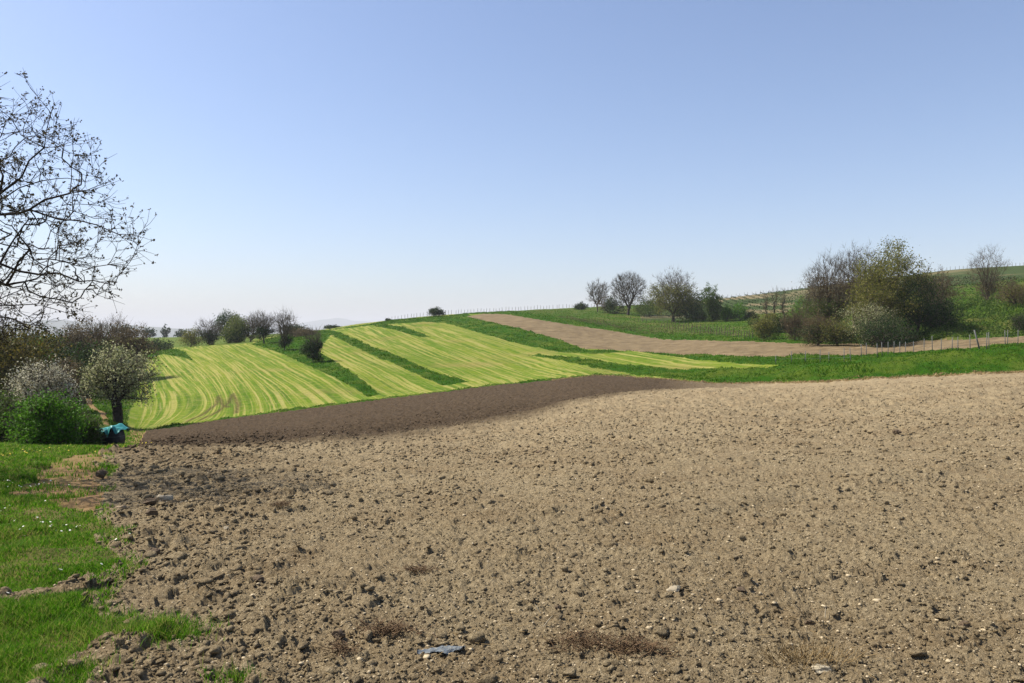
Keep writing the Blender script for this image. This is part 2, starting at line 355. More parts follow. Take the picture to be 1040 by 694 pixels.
# ------------------------------------------------------------------ materials
class NT:
    def __init__(s, name):
        s.m = bpy.data.materials.new(name); s.m.use_nodes = True; s.t = s.m.node_tree; s.t.nodes.clear()
        s.out = s.t.nodes.new('ShaderNodeOutputMaterial'); s.geo = None
    def n(s, typ, **kw):
        n = s.t.nodes.new(typ)
        for k, v in kw.items(): setattr(n, k, v)
        return n
    def l(s, a, b): s.t.links.new(a, b)
    def pos(s):
        if s.geo is None: s.geo = s.n('ShaderNodeNewGeometry')
        return s.geo.outputs['Position']
    def noise(s, scale, detail=4, vec=None, rough=0.55, stretch=None):
        n = s.n('ShaderNodeTexNoise'); n.inputs['Scale'].default_value = scale; n.inputs['Detail'].default_value = detail; n.inputs['Roughness'].default_value = rough
        v = vec or s.pos()
        if stretch:
            mp = s.n('ShaderNodeMapping'); mp.inputs['Scale'].default_value = stretch; s.l(v, mp.inputs[0]); v = mp.outputs[0]
        s.l(v, n.inputs['Vector']); return n.outputs['Fac']
    def ramp(s, fac, stops):
        r = s.n('ShaderNodeValToRGB'); e = r.color_ramp.elements
        while len(e) < len(stops): e.new(0.5)
        for i, (p, c) in enumerate(stops):
            e[i].position = p; e[i].color = (c, c, c, 1) if isinstance(c, (int, float)) else (*c, 1)
        s.l(fac, r.inputs[0]); return r.outputs[0]
    def mix(s, fac, a, b, mode='MIX'):
        n = s.n('ShaderNodeMix', data_type='RGBA', blend_type=mode)
        for v, i in ((fac, 0), (a, 6), (b, 7)):
            if hasattr(v, 'is_linked'): s.l(v, n.inputs[i])
            else: n.inputs[i].default_value = v if i == 0 else (*v, 1)
        return n.outputs[2]
    def attr(s, name):
        n = s.n('ShaderNodeAttribute'); n.attribute_name = name; return n.outputs['Fac']
    def math(s, op, a, b=None, clamp=False):
        n = s.n('ShaderNodeMath', operation=op, use_clamp=clamp)
        for i, v in enumerate((a, b)):
            if v is None: continue
            if hasattr(v, 'is_linked'): s.l(v, n.inputs[i])
            else: n.inputs[i].default_value = v
        return n.outputs[0]
    def bump(s, h, strength=0.5, dist=0.05):
        n = s.n('ShaderNodeBump'); n.inputs['Strength'].default_value = strength; n.inputs['Distance'].default_value = dist; s.l(h, n.inputs['Height']); return n.outputs[0]
    def surf(s, col, rough=0.9, normal=None, spec=0.05, trans=0.0, metal=0.0):
        col = s.mix(1.0, col, (0.77, 0.765, 0.68), 'MULTIPLY')
        b = s.n('ShaderNodeBsdfPrincipled'); b.inputs['Roughness'].default_value = rough
        b.inputs['Specular IOR Level'].default_value = spec; b.inputs['Metallic'].default_value = metal
        if hasattr(col, 'is_linked'): s.l(col, b.inputs['Base Color'])
        else: b.inputs['Base Color'].default_value = (*col, 1)
        if normal: s.l(normal, b.inputs['Normal'])
        o = b.outputs[0]
        if trans:
            t = s.n('ShaderNodeBsdfTranslucent')
            if hasattr(col, 'is_linked'): s.l(col, t.inputs[0])
            else: t.inputs[0].default_value = (*col, 1)
            mx = s.n('ShaderNodeMixShader'); mx.inputs[0].default_value = trans; s.l(b.outputs[0], mx.inputs[1]); s.l(t.outputs[0], mx.inputs[2]); o = mx.outputs[0]
        s.l(o, s.out.inputs[0]); return s.m

def m_soil():
    t = NT('dry_tilled_soil')
    a = t.noise(1.3, 5); b = t.noise(14, 6, rough=0.7); c = t.noise(90, 4, rough=0.7); q = t.noise(0.35, 3)
    base = t.mix(t.ramp(b, [(0.3, 0), (0.7, 1)]), (0.240, 0.183, 0.117), (0.425, 0.340, 0.230))
    base = t.mix(t.ramp(a, [(0.44, 0), (0.64, 0.5)]), base, (0.25, 0.178, 0.108))
    base = t.mix(t.ramp(c, [(0.60, 0), (0.70, 0.8)]), base, (0.62, 0.51, 0.36))
    base = t.mix(t.ramp(c, [(0.28, 0.6), (0.42, 0)]), base, (0.085, 0.060, 0.038))
    base = t.mix(t.ramp(q, [(0.4, 0), (0.6, 0.35)]), base, (0.42, 0.34, 0.23))
    md = t.noise(33, 5, rough=0.75)
    base = t.mix(t.ramp(md, [(0.32, 0.75), (0.46, 0)]), base, (0.085, 0.060, 0.038))
    base = t.mix(t.ramp(md, [(0.54, 0), (0.66, 0.75)]), base, (0.62, 0.51, 0.36))
    sp = t.noise(4.5, 5, rough=0.75)
    base = t.mix(t.ramp(sp, [(0.30, 0.35), (0.42, 0)]), base, (0.15, 0.105, 0.07))
    base = t.mix(t.ramp(sp, [(0.58, 0), (0.70, 0.4)]), base, (0.44, 0.36, 0.255))
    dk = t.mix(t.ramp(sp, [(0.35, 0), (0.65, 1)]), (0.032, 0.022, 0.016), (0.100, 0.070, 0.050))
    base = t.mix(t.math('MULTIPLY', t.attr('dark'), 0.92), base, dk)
    h = t.math('ADD', t.math('ADD', b, t.math('MULTIPLY', md, 0.9)), t.math('MULTIPLY', c, 0.4))
    return t.surf(base, 0.95, t.bump(h, 1.0, 0.045), 0.03)
def m_meadow():
    t = NT('mown_meadow_grass')
    s = t.attr('stripe'); sep = t.n('ShaderNodeSeparateXYZ'); t.l(t.pos(), sep.inputs[0]); y = sep.outputs[1]
    cv = t.n('ShaderNodeCombineXYZ'); t.l(s, cv.inputs[0]); t.l(t.math('MULTIPLY', y, 0.035), cv.inputs[1]); v = cv.outputs[0]
    n1 = t.noise(0.85, 3, v, 0.45); n2 = t.noise(0.30, 2, v, 0.5); n3 = t.noise(1.9, 2, v); n4 = t.noise(1.1, 4)
    grn = t.mix(t.ramp(n4, [(0.35, 0), (0.65, 1)]), (0.072, 0.145, 0.008), (0.120, 0.200, 0.012))
    col = t.mix(t.ramp(n2, [(0.44, 0), (0.62, 0.75)]), grn, (0.185, 0.225, 0.024))
    col = t.mix(t.ramp(n1, [(0.50, 0), (0.60, 0.8)]), col, (0.34, 0.31, 0.10))
    col = t.mix(t.ramp(n1, [(0.33, 0.85), (0.44, 0)]), col, (0.060, 0.118, 0.010))
    col = t.mix(t.ramp(n3, [(0.58, 0), (0.68, 0.55)]), col, (0.40, 0.345, 0.155))
    col = t.mix(t.ramp(t.noise(0.06, 3), [(0.56, 0), (0.70, 0.5)]), col, (0.28, 0.20, 0.085))
    col = t.mix(t.ramp(t.noise(0.9, 5, rough=0.7), [(0.48, 0), (0.66, 0.55)]), col, (0.27, 0.255, 0.085))
    col = t.mix(t.ramp(t.noise(1.6, 5, rough=0.7), [(0.50, 0), (0.68, 0.5)]), col, (0.085, 0.145, 0.018))
    col = t.mix(t.math('MULTIPLY', t.attr('track'), 0.85), col, (0.075, 0.050, 0.026))
    return t.surf(col, 0.9, t.bump(t.math('ADD', t.noise(5, 4), n1), 0.6, 0.15), 0.03)
def m_grass(name, a, b, dry, sc=1.0, dryamt=0.3, bumpd=0.15):
    t = NT(name)
    n1 = t.noise(0.5 * sc, 5); n2 = t.noise(4 * sc, 5, rough=0.7); n3 = t.noise(0.12 * sc, 3)
    col = t.mix(t.ramp(n2, [(0.3, 0), (0.7, 1)]), a, b)
    col = t.mix(t.ramp(n1, [(0.5, 0), (0.75, dryamt)]), col, dry)
    col = t.mix(t.ramp(n3, [(0.45, 0), (0.65, dryamt)]), col, dry)
    return t.surf(col, 0.85, t.bump(n2, 0.8, bumpd), 0.04)
def m_strip():
    t = NT('brown_strip_soil')
    n1 = t.noise(0.5, 5, stretch=(0.6, 1.6, 1)); n2 = t.noise(3, 5, rough=0.7)
    col = t.mix(t.ramp(n1, [(0.35, 0), (0.65, 1)]), (0.130, 0.094, 0.055), (0.235, 0.178, 0.108))
    col = t.mix(t.ramp(n2, [(0.55, 0), (0.72, 0.6)]), col, (0.35, 0.27, 0.18))
    return t.surf(col, 0.95, t.bump(n2, 0.8, 0.1), 0.1)
def m_hill():
    t = NT('vineyard_hillside')
    w = t.n('ShaderNodeTexWave'); w.wave_type = 'BANDS'; w.bands_direction = 'DIAGONAL'; w.inputs['Scale'].default_value = 0.16; w.inputs['Distortion'].default_value = 1.5; w.inputs['Detail'].default_value = 2
    t.l(t.pos(), w.inputs[0])
    n2 = t.noise(0.6, 5, rough=0.7); n3 = t.noise(0.022, 3)
    col = t.mix(t.ramp(n2, [(0.3, 0), (0.7, 1)]), (0.028, 0.050, 0.009), (0.058, 0.088, 0.017))
    col = t.mix(t.ramp(w.outputs['Fac'], [(0.4, 0), (0.8, 0.5)]), col, (0.045, 0.065, 0.022))
    col = t.mix(t.ramp(n3, [(0.52, 0), (0.6, 0.7)]), col, (0.20, 0.165, 0.095))
    col = t.mix(t.attr('bare'), col, (0.22, 0.175, 0.105))
    return t.surf(col, 0.9, t.bump(n2, 0.8, 0.5), 0.1)
def m_land():
    t = NT('open_countryside')
    v = t.n('ShaderNodeTexVoronoi'); v.inputs['Scale'].default_value = 0.004; t.l(t.pos(), v.inputs['Vector'])
    col = t.mix(v.outputs['Color'], (0.06, 0.10, 0.03), (0.20, 0.20, 0.08))
    col = t.mix(t.ramp(t.noise(0.01, 4), [(0.48, 0), (0.55, 1)]), col, (0.03, 0.045, 0.02))
    return t.surf(col, 0.95)
def m_plain(name, c, rough=0.6, spec=0.3, metal=0, c2=None, sc=8, trans=0, bump=0):
    t = NT(name); n = t.noise(sc, 4)
    col = t.mix(t.ramp(n, [(0.3, 0), (0.7, 1)]), c, c2 or tuple(v * 0.7 for v in c))
    return t.surf(col, rough, t.bump(n, bump, 0.02) if bump else None, spec, trans, metal)
def m_leaf(name, cols, trans=0.4, sc=0.8):
    t = NT(name); r = t.n('ShaderNodeNewGeometry')
    n = t.noise(sc, 2)
    f = t.math('ADD', t.math('MULTIPLY', r.outputs['Random Per Island'], 0.7), t.math('MULTIPLY', n, 0.6))
    st = [(0.2 + 0.7 * i / max(1, len(cols) - 1), c) for i, c in enumerate(cols)]
    return t.surf(t.ramp(f, st), 0.6, None, 0.10, trans)

M = dict(
 soil=m_soil(), meadow=m_meadow(), strip=m_strip(), hill=m_hill(), land=m_land(),
 bank=m_grass('long_bank_grass', (0.022, 0.080, 0.004), (0.048, 0.135, 0.007), (0.15, 0.175, 0.028), 1.6, 0.5, 0.35),
 rough=m_grass('rough_vineyard_grass', (0.036, 0.085, 0.007), (0.068, 0.130, 0.012), (0.15, 0.13, 0.050), 1.0, 0.6, 0.25),
 farm=m_grass('far_meadow_grass', (0.075, 0.120, 0.016), (0.105, 0.155, 0.020), (0.16, 0.17, 0.04), 0.3, 0.3, 0.3),
 verge=m_grass('verge_ground', (0.050, 0.070, 0.014), (0.085, 0.11, 0.022), (0.20, 0.145, 0.075), 5.0, 0.8, 0.03),
 track=m_grass('trodden_earth', (0.20, 0.120, 0.062), (0.33, 0.215, 0.120), (0.15, 0.13, 0.045), 3.0, 0.45, 0.04),
 blade=m_leaf('grass_blade', [(0.028, 0.110, 0.003), (0.055, 0.180, 0.005), (0.095, 0.26, 0.010), (0.15, 0.32, 0.02), (0.28, 0.30, 0.08)], 0.5, 2.0),
 bankblade=m_leaf('bank_grass_blade', [(0.024, 0.092, 0.003), (0.048, 0.150, 0.005), (0.115, 0.215, 0.012)], 0.4, 0.25),
 drystraw=m_leaf('dry_straw', [(0.30, 0.20, 0.10), (0.42, 0.31, 0.17)], 0.2),
 bark=m_plain('bark_grey', (0.115, 0.095, 0.080), 0.9, 0.1, 0, (0.065, 0.052, 0.044), 6, bump=0.5),
 twig=m_plain('twig_greybrown', (0.150, 0.130, 0.108), 0.9, 0.05, 0, (0.095, 0.080, 0.066), 3),
 twigbrown=m_plain('twig_brown', (0.165, 0.130, 0.085), 0.9, 0.1, 0, (0.095, 0.068, 0.050), 3),
 darkbark=m_plain('bark_dark', (0.05, 0.040, 0.034), 0.9, 0.1, 0, (0.03, 0.024, 0.02), 6, bump=0.5),
 steel=m_plain('galvanised_steel', (0.18, 0.19, 0.20), 0.7, 0.15, 0.2, (0.11, 0.115, 0.125), 20),
 wood=m_plain('weathered_post_wood', (0.16, 0.135, 0.11), 0.9, 0.1, 0, (0.10, 0.085, 0.07), 15),
 black=m_plain('black_film', (0.018, 0.019, 0.022), 0.55, 0.3, 0, (0.010, 0.011, 0.014), 5, bump=0.6),
 tarp=m_plain('turquoise_tarpaulin', (0.045, 0.33, 0.34), 0.5, 0.35, 0, (0.03, 0.25, 0.27), 4, bump=0.3),
 hills=m_plain('distant_wooded_hills', (0.045, 0.065, 0.040), 0.95, 0.05, 0, (0.07, 0.09, 0.05), 0.002),
)
LEAF = dict(
 palegreen=[(0.070, 0.105, 0.025), (0.15, 0.19, 0.05), (0.24, 0.27, 0.09)],
 olive=[(0.075, 0.100, 0.016), (0.16, 0.175, 0.032), (0.29, 0.27, 0.085)],
 ochre=[(0.045, 0.050, 0.013), (0.095, 0.090, 0.022), (0.19, 0.15, 0.04)],
 fresh=[(0.042, 0.120, 0.010), (0.085, 0.220, 0.018), (0.15, 0.32, 0.035)],
 mid=[(0.040, 0.080, 0.016), (0.075, 0.130, 0.026), (0.12, 0.18, 0.04)],
 dark=[(0.016, 0.034, 0.010), (0.030, 0.056, 0.015), (0.05, 0.085, 0.022)],
 ivy=[(0.012, 0.030, 0.010), (0.025, 0.060, 0.016), (0.05, 0.10, 0.026)],
 cream=[(0.10, 0.14, 0.035), (0.29, 0.31, 0.15), (0.60, 0.59, 0.38)],
 blossom=[(0.20, 0.22, 0.090), (0.52, 0.49, 0.37), (0.78, 0.74, 0.64)],
 brown=[(0.085, 0.062, 0.038), (0.14, 0.105, 0.062), (0.19, 0.15, 0.085)],
 bluegreen=[(0.030, 0.060, 0.030), (0.055, 0.095, 0.045), (0.08, 0.13, 0.06)],
 bud=[(0.035, 0.038, 0.022), (0.065, 0.055, 0.033), (0.10, 0.085, 0.045)],  # buds darkened in colour to read as a backlit silhouette
 bramble=[(0.022, 0.052, 0.008), (0.050, 0.115, 0.014), (0.15, 0.215, 0.040)],
)
LM = {k: m_leaf('leaves_' + k, v, 0.35) for k, v in LEAF.items()}

# ------------------------------------------------------------------ ground objects
V = np.stack([X, Y, Z], 1)
ii = np.arange(NR * NA).reshape(NR, NA)
Q = np.stack([ii[:-1, :-1], ii[:-1, 1:], ii[1:, 1:], ii[1:, :-1]], -1).reshape(-1, 4)[:, ::-1]
fr = reg[Q[:, 0]]
# bare strips of the vineyard hill
BARE = np.zeros(X.shape)
for pl in ([(758, 308.5), (808, 307.5), (808, 310.3), (758, 311)], [(754, 314), (805, 316), (805, 319), (754, 318)], [(735, 301), (790, 298), (775, 303), (737, 305)], [(965, 297), (1030, 295.5), (1030, 298.5), (965, 300)], [(690,306),(735,303),(735,307),(690,309)]):
    idx = np.nonzero((PX > 600) & (PX < 1060) & (Y > 130) & (Y < 640))[0]
    BARE[idx[inpoly(PX[idx], PY[idx], pl)]] = 0.8
GM = [M['soil'], M['meadow'], M['bank'], M['strip'], M['rough'], M['hill'], M['farm'], M['verge'], M['track'], M['land']]
for r, name in enumerate(REG):
    q = Q[fr == r]
    if not len(q): continue
    u, inv = np.unique(q, return_inverse=True)
    at_ = {}
    if r == 0: at_['dark'] = DARK[u]
    if r == 1: at_['stripe'] = ST[u]; at_['track'] = TRK[u]
    if r == 5: at_['bare'] = BARE[u]
    me = make_mesh(name, V[u], inv.reshape(-1, 4), None, GM[r], True, at_)
    tag(obj(name, me), kind='structure')

def ground(x, y):
    x = np.atleast_1d(np.asarray(x, float)); y = np.atleast_1d(np.asarray(y, float))
    r, p, _ = regions(x, y); return Hs(x, y) + relief(x, y, r, np.hypot(x, y), p), r
def gz(x, y): return float(Hs(np.array([x]), np.array([y]))[0])

# distant blue hills beyond the plain
def ridge(name, D, prof, depth):
    px0 = prof[0][0]; px1 = prof[-1][0]; n = 160
    p = np.linspace(px0, px1, n); ht = np.interp(p, [a for a, b in prof], [b for a, b in prof])
    ht = ht - 0.9 * np.abs(fbm(p / 14, p * 0, 4, 88)) ; vs = []
    for j, (off, k) in enumerate(((-depth, 0), (-depth * 0.5, 0.6), (0, 1), (depth * 0.6, 0.5), (depth, 0))):
        for i in range(n):
            d = D + off; z = (HY - ht[i]) / F * D
            zz = -75 + (z + 75) * k + (30 * (hash2(np.array([i]), np.array([j]), 5)[0] - 0.5) if k not in (0, 1) else 0)
            vs.append(((p[i] - CX) / F * D, d, zz))
    q = [(j * n + i, j * n + i + 1, (j + 1) * n + i + 1, (j + 1) * n + i) for j in range(4) for i in range(n - 1)]
    tag(obj(name, make_mesh(name, vs, q, None, M['hills'], True)), kind='structure')
ridge('distant_hills', 7500, [(-700, 336), (-100, 330), (0, 327), (60, 325), (120, 330), (180, 334), (240, 337), (300, 338), (500, 338)], 900)
ridge('distant_mountain', 14000, [(100, 341), (250, 336), (300, 329), (325, 325.5), (342, 323), (360, 326), (385, 328), (440, 333), (520, 338), (700, 340)], 1500)

# ------------------------------------------------------------------ plants
def tubes(P0, P1, r0, r1, sides=3):
    n = len(P0); d = P1 - P0; L = np.linalg.norm(d, axis=1, keepdims=True); d = d / np.maximum(L, 1e-6)
    up = np.where(np.abs(d[:, 2:3]) > 0.9, np.array([[1.0, 0, 0]]), np.array([[0, 0, 1.0]]))
    a = np.cross(d, up); a /= np.maximum(np.linalg.norm(a, axis=1, keepdims=True), 1e-6); b = np.cross(d, a)
    vs = []
    for P, r in ((P0, r0), (P1, r1)):
        for k in range(sides):
            t = 2 * math.pi * k / sides; vs.append(P + (a * math.cos(t) + b * math.sin(t)) * r[:, None])
    v = np.stack(vs, 1).reshape(-1, 3); base = np.arange(n)[:, None] * (2 * sides); qs = []
    for k in range(sides):
        k2 = (k + 1) % sides; qs.append(np.concatenate([base + k, base + k2, base + sides + k2, base + sides + k], 1))
    return v, np.stack(qs, 1).reshape(-1, 4)
def leafquads(P, size, rg, flat=0.0, aspect=0.7):
    n = len(P); d = rg.normal(size=(n, 3)); d /= np.linalg.norm(d, axis=1, keepdims=True)
    e = rg.normal(size=(n, 3)); e -= (e * d).sum(1, keepdims=True) * d; e /= np.linalg.norm(e, axis=1, keepdims=True)
    s = size * (0.6 + 0.8 * rg.random((n, 1)))
    v = np.stack([P - d * s * 0.5, P + e * s * 0.5 * aspect, P + d * s * 0.5, P - e * s * 0.5 * aspect], 1).reshape(-1, 3)
    return v, np.arange(n * 4).reshape(-1, 4)
def mst(root, P, bf, extra=None):
    """grow a branching skeleton from root nodes to the crown points"""
    nodes = [np.array(q, float) for q in root]; par = [-1] + list(range(len(root) - 1)); 
    if extra:
        for chain in extra:
            prev = chain[0]
            for q in chain[1:]:
                nodes.append(np.array(q, float)); par.append(prev); prev = len(nodes) - 1
    N = len(nodes) + len(P); A_ = np.zeros((N, 3)); A_[:len(nodes)] = nodes; path = np.zeros(N)
    for i in range(1, len(nodes)): path[i] = path[par[i]] + np.linalg.norm(A_[i] - A_[par[i]])
    k = len(nodes); start = max(1, len(root) // 2)
    o = np.argsort(np.linalg.norm(P - A_[len(root) - 1], axis=1))
    for i in o:
        d = np.linalg.norm(A_[start:k] - P[i], axis=1); j = start + int(np.argmin(d + bf * path[start:k]))
        A_[k] = P[i]; par.append(j); path[k] = path[j] + np.linalg.norm(P[i] - A_[j]); k += 1
    return A_, np.array(par)
def crown_points(n, rx, rz, zc, rg, lobes=0.25, shell=0.5, seed=0, shape='round'):
    d = rg.normal(size=(n * 3, 3)); d /= np.linalg.norm(d, axis=1, keepdims=True)
    r = rg.random(n * 3) ** (1 / (3 - 1.2 * (1 - shell)))
    th = np.arctan2(d[:, 1], d[:, 0]); ph = d[:, 2]
    lob = 1 + lobes * 2 * fbm(th * 1.6 + seed * 3.1, ph * 2.6 + seed, 2, seed) * np.clip(1, 0, 1)
    p = d * (r * lob)[:, None]; p *= np.array([rx, rx * 0.95, rz])
    if shape == 'fan':
        k = np.clip((p[:, 2] + rz) / (2 * rz), 0.02, 1); p[:, 0] *= 0.35 + 0.75 * k; p[:, 1] *= 0.35 + 0.75 * k
    if shape == 'dome':
        p[:, 2] = np.where(p[:, 2] < 0, p[:, 2] * 0.9, p[:, 2]); k = p[:, 2] < -0.3 * rz; p[k, 0] *= 1.15; p[k, 1] *= 1.15
    if shape == 'spire':
        k = np.clip((p[:, 2] + rz) / (2 * rz), 0, 1); p[:, 0] *= 1.25 - 0.9 * k; p[:, 1] *= 1.25 - 0.9 * k
    p[:, 2] += zc
    return p[:n]
TSEED = [100]
def tree(name, label, cat, px, D, top_py, width_px, base_py=None, crown=0.25, pts=420, leaves=None, nleaf=0, lsize=0.16, twigs=3, twl=0.6,
         bark='bark', twigm='twig', shape='round', stems=1, bf=0.35, lobes=0.38, low=None, clump=0.35, group=None, rtip=0.012, rmax=0.25, lfrac=0.6, lowz=None, sink=0.1, y_up=0.0, seed=None):
    TSEED[0] += 1; sd = seed or TSEED[0]; rg = np.random.default_rng(sd)
    if base_py is not None: x, D = at(px, base_py)
    else: x = (px - CX) / F * D
    y = D; z0 = float(ground(x, y)[0][0]) - sink
    h = (HY - top_py) / F * D - z0; rx = width_px / F * D / 2
    zb = h * crown; rz = (h - zb) / 2; zc = zb + rz
    root = empty(name, (x, y, z0)); tag(root, label, cat, group)
    P = crown_points(pts, rx * 0.95, rz * 0.93, zc, rg, lobes, 0.6, sd, shape)
    trunk_h = max(zb, h * 0.12)
    lean = rg.normal(size=2) * 0.04 * h
    k = 5; rootn = [(lean[0] * (i / k) ** 2, lean[1] * (i / k) ** 2, trunk_h * i / k) for i in range(k + 1)]
    extra = None
    if stems > 1:
        rootn = [(0, 0, 0), (0, 0, 0.05 * h), (0, 0, 0.1 * h)]; extra = []
        for s in range(stems):
            a = rg.random() * 6.28; sp = rx * (0.25 + 0.45 * rg.random())
            idx = 2; ch = [idx]
            for t in (0.3, 0.55, 0.8):
                ch.append((math.cos(a) * sp * t, math.sin(a) * sp * t, 0.1 * h + (h * 0.85) * t * (0.7 + 0.3 * rg.random())))
            extra.append(ch)
    A_, par = mst(rootn, P, bf, extra)
    n = len(A_); cnt = np.ones(n)
    for i in range(n - 1, 0, -1): cnt[par[i]] += cnt[i]
    rads = rtip * cnt ** 0.46; rads = np.minimum(rads, rmax * (h / 10) * (1 if stems == 1 else 0.6)); 
    ch = np.arange(1, n); p0 = A_[par[ch]]; p1 = A_[ch]; ra = np.minimum(rads[par[ch]], rads[ch] * 1.35); rb = rads[ch]
    mid = (p0 + p1) / 2 + rg.normal(size=p0.shape) * 0.06 * np.linalg.norm(p1 - p0, axis=1, keepdims=True); rm = (ra + rb) / 2
    big = rb > max(rtip * 3.2, 0.0)
    def mk(sel, nm, mt, sides, extraseg=None):
        a = np.concatenate([p0[sel], mid[sel]]); b = np.concatenate([mid[sel], p1[sel]]); c = np.concatenate([ra[sel], rm[sel]]); d = np.concatenate([rm[sel], rb[sel]])
        if extraseg: a = np.concatenate([a, extraseg[0]]); b = np.concatenate([b, extraseg[1]]); c = np.concatenate([c, extraseg[2]]); d = np.concatenate([d, extraseg[3]])
        if len(a) == 0: return
        v, q = tubes(a, b, c, d, sides); obj(nm, make_mesh(nm, v, q, None, M[mt], sides > 3), root)
    if bark: mk(big, 'trunk', bark, 6)
    ex = None
    if twigs:
        tip = np.nonzero(cnt < 6)[0]; tip = tip[tip > len(rootn)]
        idx = np.repeat(tip, twigs); cen = np.array([0, 0, zc * 0.6])
        o_ = A_[idx] - cen; o_ /= np.maximum(np.linalg.norm(o_, axis=1, keepdims=True), 1e-6)
        dd = o_ * 0.9 + rg.normal(size=o_.shape) * 0.55 + np.array([0, 0, 0.25]); dd /= np.linalg.norm(dd, axis=1, keepdims=True)
        L = twl * (0.4 + rg.random((len(idx), 1)))
        a = A_[idx]; b = a + dd * L * 0.5 + rg.normal(size=a.shape) * 0.04; c = b + (dd + rg.normal(size=a.shape) * 0.25) * L * 0.5
        rt = np.full(len(idx), rtip * 0.75)
        ex = (np.concatenate([a, b]), np.concatenate([b, c]), np.concatenate([rt, rt * 0.8]), np.concatenate([rt * 0.8, rt * 0.45]))
    mk(~big, 'twigs', twigm, 3, ex)
    def put(pal, nl, ls, zlim, nm):
        src = A_[len(rootn):]
        if zlim is not None: src = src[src[:, 2] < zlim * h]
        if len(src) < 3: return
        wts = 0.25 + rg.random(len(src)) ** 2; out_ = np.linalg.norm((src - [0, 0, zc]) / [rx, rx, rz], axis=1); wts *= 0.4 + out_
        pick = rg.choice(len(src), nl, p=wts / wts.sum())
        sp = clump * (rx / 2.5) ** 0.5
        Lp = src[pick] + rg.normal(size=(nl, 3)) * sp; Lp[:, 2] = np.maximum(Lp[:, 2], 0.05)
        v, q = leafquads(Lp, ls, rg); obj(nm, make_mesh(nm, v, q, None, LM[pal], False), root)
    if leaves: put(leaves, nleaf, lsize, lowz, 'foliage')
    if low: put(low[0], low[1], low[2], low[3], 'undergrowth')
    return root

